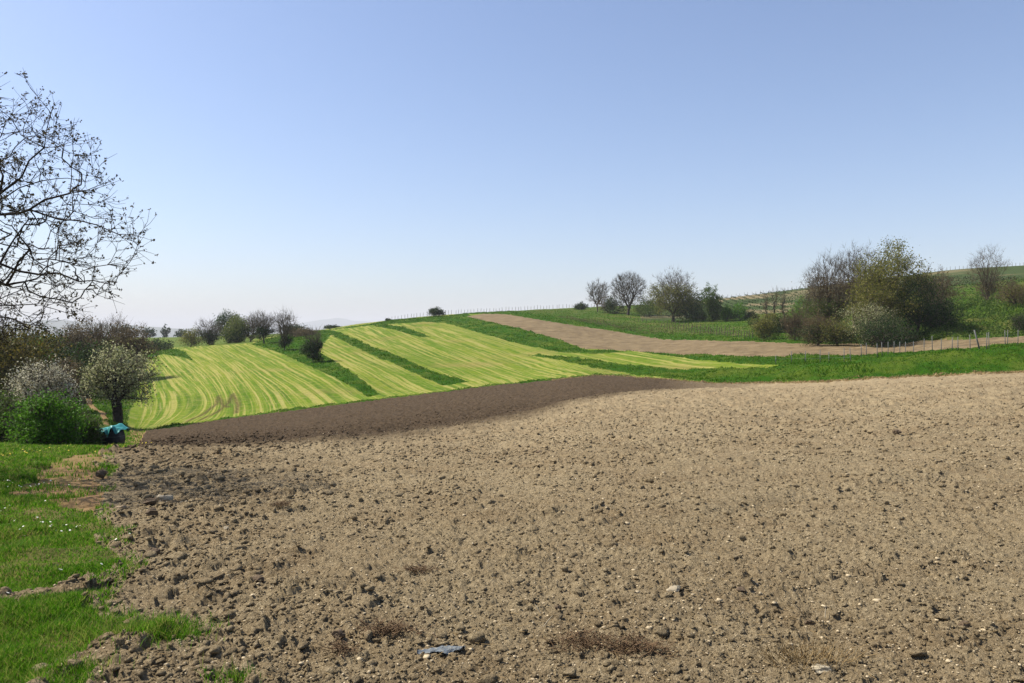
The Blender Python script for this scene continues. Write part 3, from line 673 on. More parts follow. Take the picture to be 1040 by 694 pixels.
# --- the big budding tree at the left edge, close to the camera
def near_tree():
    rg = np.random.default_rng(5); D = 12.0
    bx, by = -10.3, 12.6; z0 = float(ground(bx, by)[0][0]) - 0.1
    root = empty('budding_tree', (bx, by, z0)); tag(root, 'large nearly bare tree with tiny buds coloured dark as if backlit, its boughs entering at the left edge', 'tree')
    def w(px, py, d=D): return ((px - CX) / F * d - bx, d - by, (HY - py) / F * d - z0)
    rootn = [(0, 0, 0), (0.05, 0, 0.6), (0.0, -0.05, 1.2), (0.08, -0.1, 1.8), (0.12, -0.15, 2.3)]
    ex = [[4, (0.3, -.2, 2.8), w(-110, 235), w(-60, 222), w(0, 197), w(22, 180), w(45, 150), w(52, 115), w(38, 98), w(26, 80)],
          [4, (0.5, -.4, 2.6), w(-90, 240, 11.7), w(-40, 226, 11.6), w(0, 218, 11.6), w(30, 213, 11.5), w(80, 224, 11.4), w(120, 238, 11.3), w(140, 240, 11.3), w(146, 232, 11.3)],
          [3, (0.5, .1, 2.2), w(-90, 275, 12.4), w(-40, 268, 12.5), w(0, 268, 12.5), w(40, 279, 12.6), w(80, 286, 12.7), w(116, 290, 12.8)],
          [3, (0.5, -.3, 2.0), w(-80, 300, 11.8), w(-30, 308, 11.7), w(0, 322, 11.6), w(30, 334, 11.5), w(50, 346, 11.4)],
          [4, (-.1, .2, 3.0), w(-140, 160, 12.8), w(-120, 100, 13), w(-100, 40, 13)],
          [4, (-.3, -.2, 2.9), w(-200, 200, 12.4), w(-250, 150, 12.2), w(-290, 110, 12)],
          [4, (-.3, .4, 2.7), w(-190, 240, 13.5), w(-240, 210, 14.5)],
          [4, (0.3, -.1, 3.0), w(-70, 170, 12.2), w(-45, 120, 12.2), w(-25, 75, 12.2), w(-15, 55, 12.2)]]
    # number the chain nodes
    P = []
    while len(P) < 1800:
        px = rg.uniform(-330, 150); py = rg.uniform(10, 350); d = rg.uniform(9.8, 14.6)
        e = np.interp(px, [-330, -250, -100, 8, 25, 58, 90, 106, 118, 138], [230, 90, 20, 108, 98, 122, 138, 168, 210, 229])
        lo = np.interp(px, [-330, -200, 0, 40, 90, 120, 150], [250, 330, 345, 335, 312, 285, 238])
        if py < e or py > lo: continue
        if abs(d - 12.2) > 2.4 * math.sqrt(max(0.05, 1 - ((px + 90) / 245) ** 2)): continue
        P.append(w(px, py, d))
    P = np.array(P)
    A_, par = mst(rootn, P, 0.22, ex); n = len(A_); cnt = np.ones(n)
    for i in range(n - 1, 0, -1): cnt[par[i]] += cnt[i]
    rads = np.minimum(0.0027 * cnt ** 0.49, 0.16); rads[0] = 0.26
    ch = np.arange(1, n); p0 = A_[par[ch]]; p1 = A_[ch]; ra = np.minimum(rads[par[ch]], rads[ch] * 1.5); rb = rads[ch]; ra[0] = 0.26
    mid = (p0 + p1) / 2 + rg.normal(size=p0.shape) * 0.07 * np.linalg.norm(p1 - p0, axis=1, keepdims=True); rm = (ra + rb) / 2
    big = rb > 0.009
    for sel, nm, sides in ((big, 'trunk', 8), (~big, 'twigs', 4)):
        a = np.concatenate([p0[sel], mid[sel]]); b = np.concatenate([mid[sel], p1[sel]]); c = np.concatenate([ra[sel], rm[sel]]); d = np.concatenate([rm[sel], rb[sel]])
        if nm == 'twigs':
            idx = np.repeat(np.nonzero(cnt < 6)[0], 4); L = 0.08 + 0.26 * rg.random((len(idx), 1))
            o_ = A_[idx] - A_[par[idx]]; o_ /= np.maximum(np.linalg.norm(o_, axis=1, keepdims=True), 1e-6)
            dd = o_ + rg.normal(size=o_.shape) * 0.6 + [0.15, 0, 0.1]; dd /= np.linalg.norm(dd, axis=1, keepdims=True)
            s = A_[idx]; m1 = s + dd * L * 0.5; e1 = m1 + (dd + rg.normal(size=dd.shape) * 0.35) * L * 0.5; rt = np.full(len(idx), 0.0030)
            a = np.concatenate([a, s, m1]); b = np.concatenate([b, m1, e1]); c = np.concatenate([c, rt, rt * .9]); d = np.concatenate([d, rt * .9, rt * .6])
            tips = e1; mids = m1
        v, q = tubes(a, b, c, d, sides); obj(nm, make_mesh(nm, v, q, None, M['darkbark'], True), root)
    pk = np.concatenate([tips[rg.random(len(tips)) < 0.7], mids[rg.random(len(mids)) < 0.25]])
    LP = np.repeat(pk, 4, axis=0) + rg.normal(size=(len(pk) * 4, 3)) * 0.014
    v, q = leafquads(LP, 0.038, rg, aspect=0.6); obj('buds', make_mesh('buds', v, q, None, LM['bud']), root)
near_tree()

G1 = 'trees and bushes in the hollow by the verge'; G2 = 'trees on the crest behind the mown meadow'; G3 = 'trees along the upper vineyard'; G4 = 'thicket beside the brown strip'
T = tree
# hollow at the left
T('ochre_tree', 'tree with ochre young leaves cut by the left edge behind the drooping bough', 'tree', 8, 62, 328, 90, crown=0.2, pts=500, leaves='ochre', nleaf=8000, lsize=0.20, group=G1, clump=0.5, lobes=0.3)
T('dark_tree', 'dark green tree between the ochre tree and the pale pink blossoming tree', 'tree', 38, 84, 338, 60, crown=0.1, pts=400, leaves='dark', nleaf=7000, lsize=0.24, group=G1, clump=0.5)
T('green_sapling', 'light green young tree rising behind the pink blossoming tree', 'tree', 43, 72, 352, 26, crown=0.05, pts=200, leaves='fresh', nleaf=2600, lsize=0.2, group=G1)
T('blossoming_tree', 'small rounded tree full of pale pink white blossom above the bright green bush', 'tree', 44, 46, 366, 62, crown=0.22, pts=520, leaves='blossom', nleaf=8500, lsize=0.105, group=G1, clump=0.3, lobes=0.3, twigs=4)
T('dark_shrub', 'dark green shrub cut off by the left edge beside the bright green bush', 'bush', -3, 38, 405, 60, crown=0.0, pts=350, leaves='mid', nleaf=6000, lsize=0.12, group=G1, shape='dome', clump=0.35)
T('green_bush', 'broad bright green bush standing on the verge left of the covered tank', 'bush', 46, 29, 403, 62, crown=0.0, pts=600, leaves='fresh', nleaf=14000, lsize=0.085, group=G1, shape='dome', clump=0.26, lobes=0.35, twigs=2, twl=0.3)
T('small_green_bush', 'smaller dark green bush between the bright green bush and the covered tank', 'bush', 84, 31, 421, 34, crown=0.0, pts=300, leaves='mid', nleaf=6500, lsize=0.08, group=G1, shape='dome', clump=0.22, lobes=0.3, twigs=2, twl=0.3)
T('pear_tree', 'rounded fruit tree with cream green blossom and thick dark trunk behind the covered tank', 'tree', 120, None, 352, 68, base_py=429.5, crown=0.27, pts=650, leaves='cream', nleaf=9500, lsize=0.15, group=G1, bark='darkbark', clump=0.3, lobes=0.3, rmax=0.6, rtip=0.02, twigs=3, twl=0.4)
for i, (px, D, top, wd, kind, lab) in enumerate([
 (70, 110, 331, 46, 'brown', 'bare brown tree behind the pink blossoming tree, twigs thinly leafed'),
 (93, 120, 324, 40, 'brown', 'bare brown tree with a pointed crown rising behind the fruit tree'),
 (114, 128, 320, 40, None, 'tallest leafless tree with spreading twigs above the fruit tree'),
 (133, 120, 333, 40, 'brown', 'dark brown leafless tree at the right end of the hollow wood'),
 (20, 100, 336, 60, 'olive', 'olive coloured tree far behind the ochre tree at the left edge')]):
    T('bare_tree' if kind != 'olive' else 'olive_tree', lab, 'tree', px, D, top, wd, crown=0.12, pts=420, leaves=kind, nleaf=3800 if kind else 0, lsize=0.26, twigs=5, twl=1.2, twigm='twigbrown', group=G1, rtip=0.022, clump=0.5)
T('dark_thicket_bush', 'dark bush under the leafless trees right behind the fruit tree', 'bush', 88, 92, 352, 62, crown=0.0, pts=300, leaves='dark', nleaf=6000, lsize=0.24, group=G1, shape='dome', clump=0.5)
T('brown_bush', 'brown twiggy bush filling the gap behind the pink blossoming tree', 'bush', 66, 70, 366, 40, crown=0.0, pts=420, leaves='brown', nleaf=5000, lsize=0.16, twigs=4, twl=0.6, twigm='twigbrown', group=G1, shape='dome')
T('hedge_bush', 'low dark hedge bush at the foot of the far meadow, left of the crest trees', 'bush', 160, 205, 346, 40, crown=0.0, pts=250, leaves='dark', nleaf=3000, lsize=0.3, group=G1, shape='dome', clump=0.3)

# crest behind the mown meadow
T('olive_bush', 'small olive green round tree at the left end of the crest trees', 'tree', 194, 215, 334, 20, crown=0.0, pts=200, leaves='olive', nleaf=2600, lsize=0.3, group=G2, clump=0.5)
T('bare_shrub', 'dark purple grey leafless shrub with many stems beside the small olive tree', 'bush', 213, 212, 326, 30, crown=0.0, pts=420, leaves='dark', nleaf=1800, lsize=0.3, lowz=0.5, twigs=6, twl=1.2, group=G2, shape='fan', stems=6, rtip=0.02)
T('round_tree', 'tallest round topped blue green tree of the crest group', 'tree', 232, 225, 317, 26, crown=0.15, pts=300, leaves='bluegreen', nleaf=5500, lsize=0.32, group=G2, clump=0.5, lobes=0.12)
T('light_green_tree', 'light olive green tree in front of the round blue green tree', 'tree', 240, 208, 324, 24, crown=0.0, pts=300, leaves='palegreen', nleaf=5000, lsize=0.3, group=G2, clump=0.45, low=('ivy', 2500, 0.3, 0.55))
T('purple_brown_tree', 'purple brown leafless tree right of the light olive green tree', 'tree', 254, 212, 322, 26, crown=0.1, pts=400, leaves='brown', nleaf=1500, lsize=0.26, twigs=6, twl=1.2, group=G2, rtip=0.02)
T('bare_tall_tree', 'tall thin leafless tree with a dark ivy base, left of the multi stemmed one', 'tree', 268, None, 318, 22, base_py=349, crown=0.2, pts=380, low=('dark', 1500, 0.28, 0.5), twigs=6, twl=1.2, group=G2, rtip=0.018)
T('multistem_tree', 'tall multi stemmed leafless tree standing where the dark bank begins', 'tree', 289, None, 316, 26, base_py=356, crown=0.1, pts=300, low=('dark', 900, 0.26, 0.3), twigs=6, twl=1.2, group=G2, shape='fan', stems=6, rtip=0.017)
T('ivy_bush', 'dark leafless bush wrapped in ivy alone on the green bank', 'bush', 318, None, 334, 20, base_py=368, crown=0.05, pts=240, low=('ivy', 4200, 0.2, 0.55), twigs=5, twl=0.9, group=G2, rtip=0.014, stems=4)
T('low_bush', 'low dark bush behind the multi stemmed tree', 'bush', 300, 250, 329, 26, crown=0.0, pts=250, leaves='dark', nleaf=2500, lsize=0.35, group=G2, shape='dome')
T('low_hedge', 'low brown hedge bush right of the multi stemmed tree', 'bush', 308, 215, 335, 30, crown=0.0, pts=250, leaves='brown', nleaf=2200, lsize=0.3, group=G2, shape='dome')
T('ridge_bush', 'small dark bush on the ridge at the foot of the distant mountain', 'bush', 338, 330, 332, 18, crown=0.0, pts=120, leaves='dark', nleaf=1500, lsize=0.45, shape='dome', group=G2)
T('skyline_bush', 'single round dark green bush on the skyline above the mown meadow', 'bush', 443, 262, 313, 15, crown=0.0, pts=160, leaves='dark', nleaf=2600, lsize=0.3, shape='dome', clump=0.4)
T('tiny_bush', 'tiny dark bush on the skyline left of the round dark green bush', 'bush', 394, 285, 324, 6, crown=0.0, pts=60, leaves='dark', nleaf=500, lsize=0.3, shape='dome', clump=0.3)

# trees along the upper vineyard
T('bare_small_tree', 'slender leafless tree at the left end of the upper tree line', 'tree', 607, 275, 286, 22, crown=0.25, pts=420, twigs=8, twl=1.2, group=G3, rtip=0.022, rmax=0.2)
T('bare_round_tree', 'leafless tree with a wide round crown and forked dark trunk on the upper tree line', 'tree', 638, 262, 277, 38, crown=0.27, pts=900, twigs=8, twl=1.1, group=G3, rtip=0.0205, rmax=0.38, bf=0.6, lobes=0.1)
T('half_leafed_tree', 'big tree with bare grey top and olive leafed lower crown', 'tree', 684, 222, 276, 46, crown=0.16, pts=800, leaves='olive', nleaf=10500, lsize=0.26, lowz=0.7, twigs=8, twl=1.1, group=G3, rtip=0.019, rmax=0.3, bf=0.5, clump=0.5)
T('dark_green_tree', 'dark green bushy tree right behind the half leafed tree', 'tree', 706, 240, 299, 30, crown=0.05, pts=300, leaves='dark', nleaf=5000, lsize=0.32, group=G3, clump=0.5)
T('upright_tree', 'green tree with several upright spires', 'tree', 723, 214, 291, 25, crown=0.03, pts=420, leaves='mid', nleaf=7500, lsize=0.25, group=G3, shape='fan', stems=6, lobes=0.5, clump=0.26, low=('dark', 2500, 0.26, 0.5))
T('green_round_bush', 'rounded fresh green bush next to the upright spired tree', 'bush', 739, 215, 309, 15, crown=0.0, pts=180, leaves='fresh', nleaf=2800, lsize=0.24, group=G3, shape='dome', clump=0.35)
T('green_tall_bush', 'taller fresh green bush, second right of the upright spired tree', 'bush', 751, 212, 308, 16, crown=0.0, pts=180, leaves='fresh', nleaf=2600, lsize=0.24, low=('dark', 800, 0.24, 0.5), group=G3, shape='dome', clump=0.35)
T('dark_low_bush', 'low dark bush at the right end of the upper tree line', 'bush', 763, 212, 317, 14, crown=0.0, pts=140, leaves='dark', nleaf=1800, lsize=0.26, group=G3, shape='dome')
for px, D, top, wd, pal, nm, lab in [
 (590, 300, 308, 13, 'dark', 'far_bush', 'small flat dark bush at the far left of the upper vineyard'),
 (617, 272, 301, 22, 'brown', 'brown_shrub', 'brown shrub between the slender and the round leafless trees'),
 (626, 268, 300, 24, 'dark', 'dark_shrub', 'dark shrub at the left foot of the round leafless tree'),
 (652, 262, 300, 26, 'olive', 'olive_shrub', 'olive shrub between the round leafless tree and the half leafed tree'),
 (660, 250, 306, 30, 'mid', 'green_shrub', 'low green shrub left of the half leafed tree'),
 (668, 262, 298, 18, 'olive', 'leafing_tree', 'slim leafing tree just left of the half leafed tree'),
 (697, 226, 304, 30, 'dark', 'dark_bush', 'dark bush at the right foot of the half leafed tree'),
 (770, 190, 326, 20, 'mid', 'green_gap_bush', 'low green bush on the grass just left of the round olive bush'),
 (790, 150, 322, 26, 'dark', 'dark_gap_bush', 'dark bush behind the round olive bush at the foot of the saplings'),
 (735, 222, 318, 26, 'dark', 'low_dark_bush', 'low dark bush between the upright spired tree and the fresh green bushes'),  # bush in the dark leaf palette
 (713, 226, 317, 24, 'mid', 'low_green_bush', 'low green bush at the foot of the upright spired tree')]:
    T(nm, lab, 'tree' if 'tree' in nm else 'bush', px, D, top, wd, crown=0.0, pts=160, leaves=pal, nleaf=2600, lsize=0.3, group=G3, shape='dome', twigs=3, clump=0.4)

# thicket at the right
T('olive_round_bush', 'round olive green bush standing alone at the left foot of the thicket', 'bush', 777, None, 320, 26, base_py=345.5, crown=0.0, pts=350, leaves='olive', nleaf=5000, lsize=0.17, low=('mid', 1500, 0.17, 0.5), group=G4, shape='dome', clump=0.35)
for i, (px, top) in enumerate([(778, 294), (787, 291), (796, 292)]):
    T('sapling', ['thin leafless sapling on the left of the three behind the olive bush', 'thin leafless sapling in the middle of the three behind the olive bush', 'thin leafless sapling on the right of the three, nearest the thicket'][i], 'sapling', px, 160, top, 9, crown=0.3, pts=60, twigs=3, twl=0.9, twigm='twigbrown', group='three bare saplings', rtip=0.022, shape='fan')
T('bare_scrub', 'brown leafless scrub between the olive bush and the big grey tree', 'bush', 808, 122, 316, 32, crown=0.0, pts=420, leaves='brown', nleaf=1500, lsize=0.16, twigs=5, twl=0.8, twigm='twigbrown', group=G4, shape='fan', stems=7, rtip=0.02)
T('green_light_bush', 'light green bush behind the brown scrub', 'bush', 815, 150, 300, 22, crown=0.0, pts=250, leaves='fresh', nleaf=2800, lsize=0.2, group=G4, shape='dome')
T('grey_tree', 'big grey brown leafless tree at the left side of the thicket', 'tree', 843, 112, 257, 60, crown=0.14, pts=1000, leaves='brown', nleaf=7500, lsize=0.16, lowz=0.72, low=('mid', 6000, 0.17, 0.45), twigs=8, twl=0.9, group=G4, rtip=0.012, rmax=0.22, stems=5, bf=0.45)
T('grey_back_tree', 'leafless grey tree top showing between the big grey tree and the olive tree', 'tree', 868, 122, 252, 40, crown=0.3, pts=700, twigs=8, twl=0.9, group=G4, rtip=0.012, rmax=0.22, bf=0.45)
T('olive_front_tree', 'yellow olive bushy tree filling the middle of the thicket below the tallest tree', 'tree', 886, 106, 276, 50, crown=0.05, pts=500, leaves='olive', nleaf=9000, lsize=0.18, group=G4, clump=0.4, lobes=0.45, rtip=0.014)
T('tall_olive_tree', 'tallest tree of the thicket with yellow olive new leaves', 'tree', 898, 108, 249, 62, crown=0.12, pts=900, leaves='olive', nleaf=20000, lsize=0.19, twigs=4, twl=0.7, group=G4, rtip=0.014, rmax=0.25, clump=0.42, lobes=0.4, bf=0.5)
T('pale_bush', 'pale cream leafed bush at the foot of the tallest olive tree', 'bush', 886, 102, 306, 50, crown=0.0, pts=420, leaves='cream', nleaf=5000, lsize=0.14, group=G4, shape='dome', clump=0.35, lobes=0.5)
T('low_ivy_bush', 'dark green bush in front of the pale cream bush', 'bush', 897, 99, 322, 54, crown=0.0, pts=350, leaves='ivy', nleaf=7000, lsize=0.15, group=G4, shape='dome', clump=0.35)
T('ivy_tree', 'darkest ivy clad tree on the right of the tallest olive tree', 'tree', 929, 106, 281, 44, crown=0.0, pts=500, leaves='ivy', nleaf=11000, lsize=0.17, group=G4, shape='dome', clump=0.4, lobes=0.3)
T('dark_right_bush', 'very dark low bush leaning over the bramble slope right of the ivy tree', 'bush', 953, 107, 305, 38, crown=0.0, pts=350, leaves='ivy', nleaf=6000, lsize=0.16, group=G4, shape='dome')
T('brown_leafing_tree', 'brown bushy leafless tree behind the ivy clad tree', 'tree', 950, 128, 274, 44, crown=0.1, pts=600, leaves='brown', nleaf=3500, lsize=0.17, twigs=5, twl=0.8, twigm='twigbrown', group=G4, rtip=0.02)
T('brown_low_bush', 'brown tangled bush at the lower left of the big grey tree', 'bush', 831, 106, 318, 40, crown=0.0, pts=420, leaves='brown', nleaf=3500, lsize=0.14, low=('dark', 4000, 0.15, 0.6), twigs=4, twl=0.5, twigm='twigbrown', group=G4, shape='dome')
T('olive_low_bush', 'olive leafed bush at the lower right of the big grey tree', 'bush', 850, 104, 322, 30, crown=0.0, pts=300, leaves='olive', nleaf=3200, lsize=0.14, group=G4, shape='dome', low=('dark', 1500, 0.15, 0.5))
T('fan_tree', 'leafless tree with twigs fanning upward alone on the bramble slope', 'tree', 1003, 140, 254, 44, crown=0.04, pts=560, leaves=None, low=('brown', 1800, 0.17, 0.35), twigs=5, twl=1.0, twigm='twigbrown', shape='fan', stems=7, rtip=0.013)
T('brown_edge_bush', 'brown twiggy bush by the right edge above the stakes', 'bush', 1032, 118, 284, 34, crown=0.0, pts=420, leaves='brown', nleaf=2500, lsize=0.15, twigs=4, twl=0.6, twigm='twigbrown', shape='dome', low=('olive', 1500, 0.15, 0.7))
T('dark_edge_bush', 'small dark bush low down at the right edge behind the stakes', 'bush', 1040, 100, 318, 22, crown=0.0, pts=250, leaves='dark', nleaf=3000, lsize=0.14, shape='dome')

# far line of trees beyond the far meadow
names = ['far dark tree left of the small pale gap beyond the far meadow', 'far conical tree beyond the far meadow', 'far low tree beyond the far meadow, nearest the crest trees', 'far dark tree above the hollow wood']
for i, (px, D, top, wd) in enumerate([(152, 520, 334, 12), (168, 560, 330, 9), (184, 540, 335, 14), (128, 520, 331, 22)]):
    T('far_tree', names[i], 'tree', px, D, top, wd, crown=0.0, pts=80, leaves='dark', nleaf=900, lsize=0.8, shape='dome', twigs=0, group='far trees beyond the far meadow')
# far-off woods on the plain read as one mass
rg = np.random.default_rng(3); P = []
for D, n in ((900, 260), (1600, 420), (2600, 420)):
    for _ in range(n):
        px = rg.uniform(-250, 420); x = (px - CX) / F * D; y = D * (1 + 0.15 * rg.random()); zz = gz(x, y)
        if vnoise(np.array([px / 25.0]), np.array([D / 100.0]), 4)[0] < -0.05: continue
        c = rg.normal(size=(26, 3)) * np.array([5, 5, 2.8]) * (D / 1200) ** 0.5 + [x, y, zz + 5]; P.append(c)
P = np.concatenate(P); v, q = leafquads(P, 5.0, rg)
tag(obj('far_woods', make_mesh('far_woods', v, q, None, LM['dark'])), 'hazy dark woods on the plain beyond the far meadow', 'woods', kind='stuff')

# ------------------------------------------------------------------ grass, brambles, clods
def blades(x, y, z, h, w, rg, mat, name, label, cat, bend=0.5):
    n = len(x); a = rg.random(n) * 6.283; dx = np.cos(a); dy = np.sin(a); ba = rg.random(n) * 6.283
    b = bend * h * (0.2 + rg.random(n)); bx = np.cos(ba) * b; by = np.sin(ba) * b
    P = np.stack([x, y, z], 1); W = np.stack([dx * w * 0.5, dy * w * 0.5, 0 * x], 1)
    m_ = P + np.stack([bx * 0.3, by * 0.3, h * 0.55], 1); t_ = P + np.stack([bx, by, h], 1)
    v = np.stack([P - W, P + W, m_ + W * 0.8, m_ - W * 0.8, t_], 1).reshape(-1, 3); k = np.arange(n)[:, None] * 5
    o = obj(name, make_mesh(name, v, np.concatenate([k, k + 1, k + 2, k + 3], 1), np.concatenate([k + 3, k + 2, k + 4], 1), mat))
    tag(o, label, cat, kind='stuff'); return o
rg = np.random.default_rng(21)
# verge grass
n = 420000; yy = np.exp(rg.uniform(math.log(3.2), math.log(34), n)); xx = -yy * rg.uniform(0.40, 0.78, n)
zz, rr = ground(xx, yy)
patch = fbm(xx * 1.4, yy * 1.4, 3, 66)
keep = ((rr == 7) & (rg.random(n) < np.clip(0.66 + 1.5 * patch, 0.35, 1))) | ((rr == 0) & (xx > np.interp(yy, [3, 3.8, 4.53, 5.25, 6.1, 7.25, 8.6, 11, 16, 20, 40], [-2.3, -2.35, -2.56, -2.92, -3.12, -3.83, -4.65, -5.85, -8.4, -10.3, -19.7])) & (xx < np.interp(yy, [3, 3.8, 4.53, 5.25, 6.1, 7.25, 8.6, 11, 16, 20, 40], [-2.1, -2.1, -2.3, -2.7, -2.88, -3.58, -4.4, -5.6, -8.15, -10.0, -19.2]) + 0.3 * patch) & (rg.random(n) < 0.12 + 0.5 * patch)) | ((rr == 8) & (rg.random(n) < np.clip(-0.05 + 0.5 * patch, 0.006, 0.25)))
xx, yy, zz, patch = xx[keep], yy[keep], zz[keep], patch[keep]
blades(xx, yy, zz - 0.01, (0.024 + 0.034 * rg.random(len(xx))) * np.clip(1 + 0.9 * patch, 0.75, 2) * np.clip(yy / 8, 0.9, 1.6), np.clip(0.0011 * yy, 0.0045, 0.02), rg, M['blade'], 'verge_grass', 'short green grass on the verge beside the ploughed field', 'grass', 0.8)
n = 60000; yy = rg.uniform(18, 64, n); xx = (rg.uniform(-60, 158, n) - CX) / F * yy; zz, rr = ground(xx, yy)
keep = ((rr == 7) & (yy > 30)) | ((rr == 7) & (rg.random(n) < 0.5)) | ((rr == 8) & (rg.random(n) < 0.3)); xx, yy, zz = xx[keep], yy[keep], zz[keep]
blades(xx, yy, zz - 0.01, 0.05 + 0.08 * rg.random(len(xx)), np.clip(0.0010 * yy, 0.02, 0.06), rg, M['blade'], 'corner_grass', 'green grass at the far corner of the verge around the covered tank', 'grass', 0.8)
# grass tufts straggling into the soil
tx = []; ty = []
for px, py, rad_, nn in ((150, 645, 0.17, 1800), (128, 650, 0.09, 800), (168, 650, 0.07, 450), (235, 690, 0.06, 200), (60, 690, 0.12, 400), (85, 640, 0.2, 1500)):
    D = hit(px, py); x0 = (px - CX) / F * D
    tx.append(x0 + rg.normal(size=nn) * rad_); ty.append(D + rg.normal(size=nn) * rad_ * 0.6)
tx = np.concatenate(tx); ty = np.concatenate(ty); tz, _ = ground(tx, ty)
blades(tx, ty, tz - 0.01, 0.035 + 0.06 * rg.random(len(tx)), np.full(len(tx), 0.0045), rg, M['blade'], 'soil_grass_tufts', 'thin grass tufts growing out into the ploughed soil at the lower left', 'grass', 0.8)
# daisies and dandelions
def flowers(spots, mat, size, name, label, cat):
    P = []
    for px, py, nn, rx, ry in spots:
        D = hit(px, py); x0 = (px - CX) / F * D
        x = x0 + rg.normal(size=nn) * rx; y = D + rg.normal(size=nn) * ry; z, _ = ground(x, y)
        P.append(np.stack([x, y, z + 0.05 + 0.03 * rg.random(nn)], 1))
    P = np.concatenate(P); vs = []; fs = []
    k = 6; ang = np.arange(k) * 2 * math.pi / k
    tilt = rg.normal(size=(len(P), 2)) * 0.4
    ring = np.stack([np.cos(ang), np.sin(ang), 0 * ang], 1) * size
    v = P[:, None, :] + ring[None]; v[:, :, 2] += ring[None, :, 0] * tilt[:, :1] + ring[None, :, 1] * tilt[:, 1:]
    v = np.concatenate([v, P[:, None, :] + [0, 0, size * 0.3]], 1).reshape(-1, 3); b = np.arange(len(P))[:, None] * 7
    tr = np.concatenate([np.concatenate([b + i, b + (i + 1) % k, b + 6], 1) for i in range(k)])
    tag(obj(name, make_mesh(name, v, None, tr, mat)), label, cat, kind='stuff')
flowers([(18, 500, 12, 0.35, 0.3), (8, 495, 12, 0.4, 0.3), (48, 541, 12, 0.18, 0.12), (20, 548, 8, 0.3, 0.2), (66, 586, 4, 0.04, 0.03), (40, 560, 4, 0.5, 0.5), (20, 590, 4, 0.4, 0.3), (10, 520, 4, 0.4, 0.4)],
        m_plain('daisy_white', (0.8, 0.8, 0.78), 0.6, c2=(0.75, 0.75, 0.7)), 0.0095, 'daisies', 'small white daisies scattered in the verge grass', 'flowers')
flowers([(112, 456, 40, 0.8, 0.7), (120, 454, 40, 0.6, 0.7), (30, 462, 26, 0.8, 0.8)], m_plain('dandelion_yellow', (0.75, 0.62, 0.05), 0.6, c2=(0.7, 0.5, 0.03)), 0.02, 'dandelions', 'yellow dandelions in front of the covered tank', 'flowers')

# long grass on the banks
n = 520000; dd = np.exp(rg.uniform(math.log(50), math.log(330), n)); pp = rg.uniform(100, 1120, n); xx = (pp - CX) / F * dd
R_, _, _ = regions(xx, dd); k = R_ == 2; xx = xx[k]; dd = dd[k]
zz, _ = ground(xx, dd); cl = np.clip(0.6 + 1.6 * fbm(xx * 0.5, dd * 0.5, 3, 71), 0.5, 1.6)
blades(xx, dd, zz - 0.03, (0.12 + 0.16 * rg.random(len(xx))) * cl * np.clip(dd / 120, 0.8, 1.15), np.clip(0.0009 * dd, 0.05, 0.22), rg, M['bankblade'], 'bank_grass', 'long dark green grass on the banks between the fields', 'grass', 0.8)
# rough grass on vineyard slope + stubble tufts at field edge
n = 160000; dd = np.exp(rg.uniform(math.log(60), math.log(300), n)); pp = np.where(rg.random(n) < 0.65, rg.uniform(480, 1120, n), rg.uniform(-80, 160, n)); xx = (pp - CX) / F * dd
R_, _, _ = regions(xx, dd); k = R_ == 4; xx = xx[k]; dd = dd[k]
zz, _ = ground(xx, dd)
blades(xx, dd, zz - 0.03, 0.12 + 0.18 * rg.random(len(xx)), np.clip(0.0009 * dd, 0.05, 0.2), rg, M['bankblade'], 'slope_grass', 'rough tufted grass on the upper vineyard slope and in the hollow', 'grass', 0.8)
# pale dry strip of last year's straw along the field edge
pp = rg.uniform(560, 1100, 9000); 
ey = edge_py(pp); ddv = np.array([hit(a, b) or 60 for a, b in zip(pp[:600], ey[:600] + 0.3)]); o = np.argsort(pp[:600])
dd = np.interp(pp, pp[:600][o], ddv[o]) + rg.normal(size=len(pp)) * 0.35; xx = (pp - CX) / F * dd; zz, _ = ground(xx, dd)
blades(xx, dd, zz - 0.01, 0.05 + 0.1 * rg.random(len(xx)), np.full(len(xx), 0.05), rg, M['drystraw'], 'edge_straw', 'dry pale straw along the far edge of the ploughed field', 'grass', 1.5)

# brambles on the right-hand slope
n = 90000; dd = rg.uniform(97, 175, n); pp = rg.uniform(920, 1130, n); xx = (pp - CX) / F * dd; zz, rr = ground(xx, dd)
k = (rr != 3) & (rg.random(n) < np.clip(1.3 - np.abs(dd - 125) / 55 + fbm(xx * 0.3, dd * 0.3, 3, 81), 0, 1)) & (zz / dd * F + 0 > -(343 - HY)); xx, dd, zz = xx[k], dd[k], zz[k]
P = np.stack([xx, dd, zz + np.abs(rg.normal(size=len(xx))) * 0.35], 1); v, q = leafquads(P, 0.2, rg, aspect=0.8)
tag(obj('bramble_thicket', make_mesh('bramble_thicket', v, q, None, LM['bramble'])), 'light green brambles covering the slope above the stakes at the right', 'brambles', kind='stuff')
# creepers at the foot of the thicket
n = 52000; pp = rg.uniform(775, 960, n); dd = np.interp(pp, [770, 800, 900, 960], [118, 103, 103, 101]) + np.abs(rg.normal(size=n)) * 5; hf_ = 1 + 1.6 * np.exp(-((pp - 830) / 45) ** 2); xx = (pp - CX) / F * dd; zz, rr = ground(xx, dd)
k = rr != 3; P = np.stack([xx, dd, zz + hf_ * np.abs(rg.normal(size=n)) * 0.35 * (0.5 + np.clip(fbm(xx * 0.4, dd * 0.4, 2, 3) + 0.5, 0, 1.5))], 1)[k]; v, q = leafquads(P, 0.18, rg)
tag(obj('weed_fringe', make_mesh('weed_fringe', v, q, None, LM['bramble'])), 'green weeds fringing the foot of the thicket along the brown strip', 'weeds', kind='stuff')

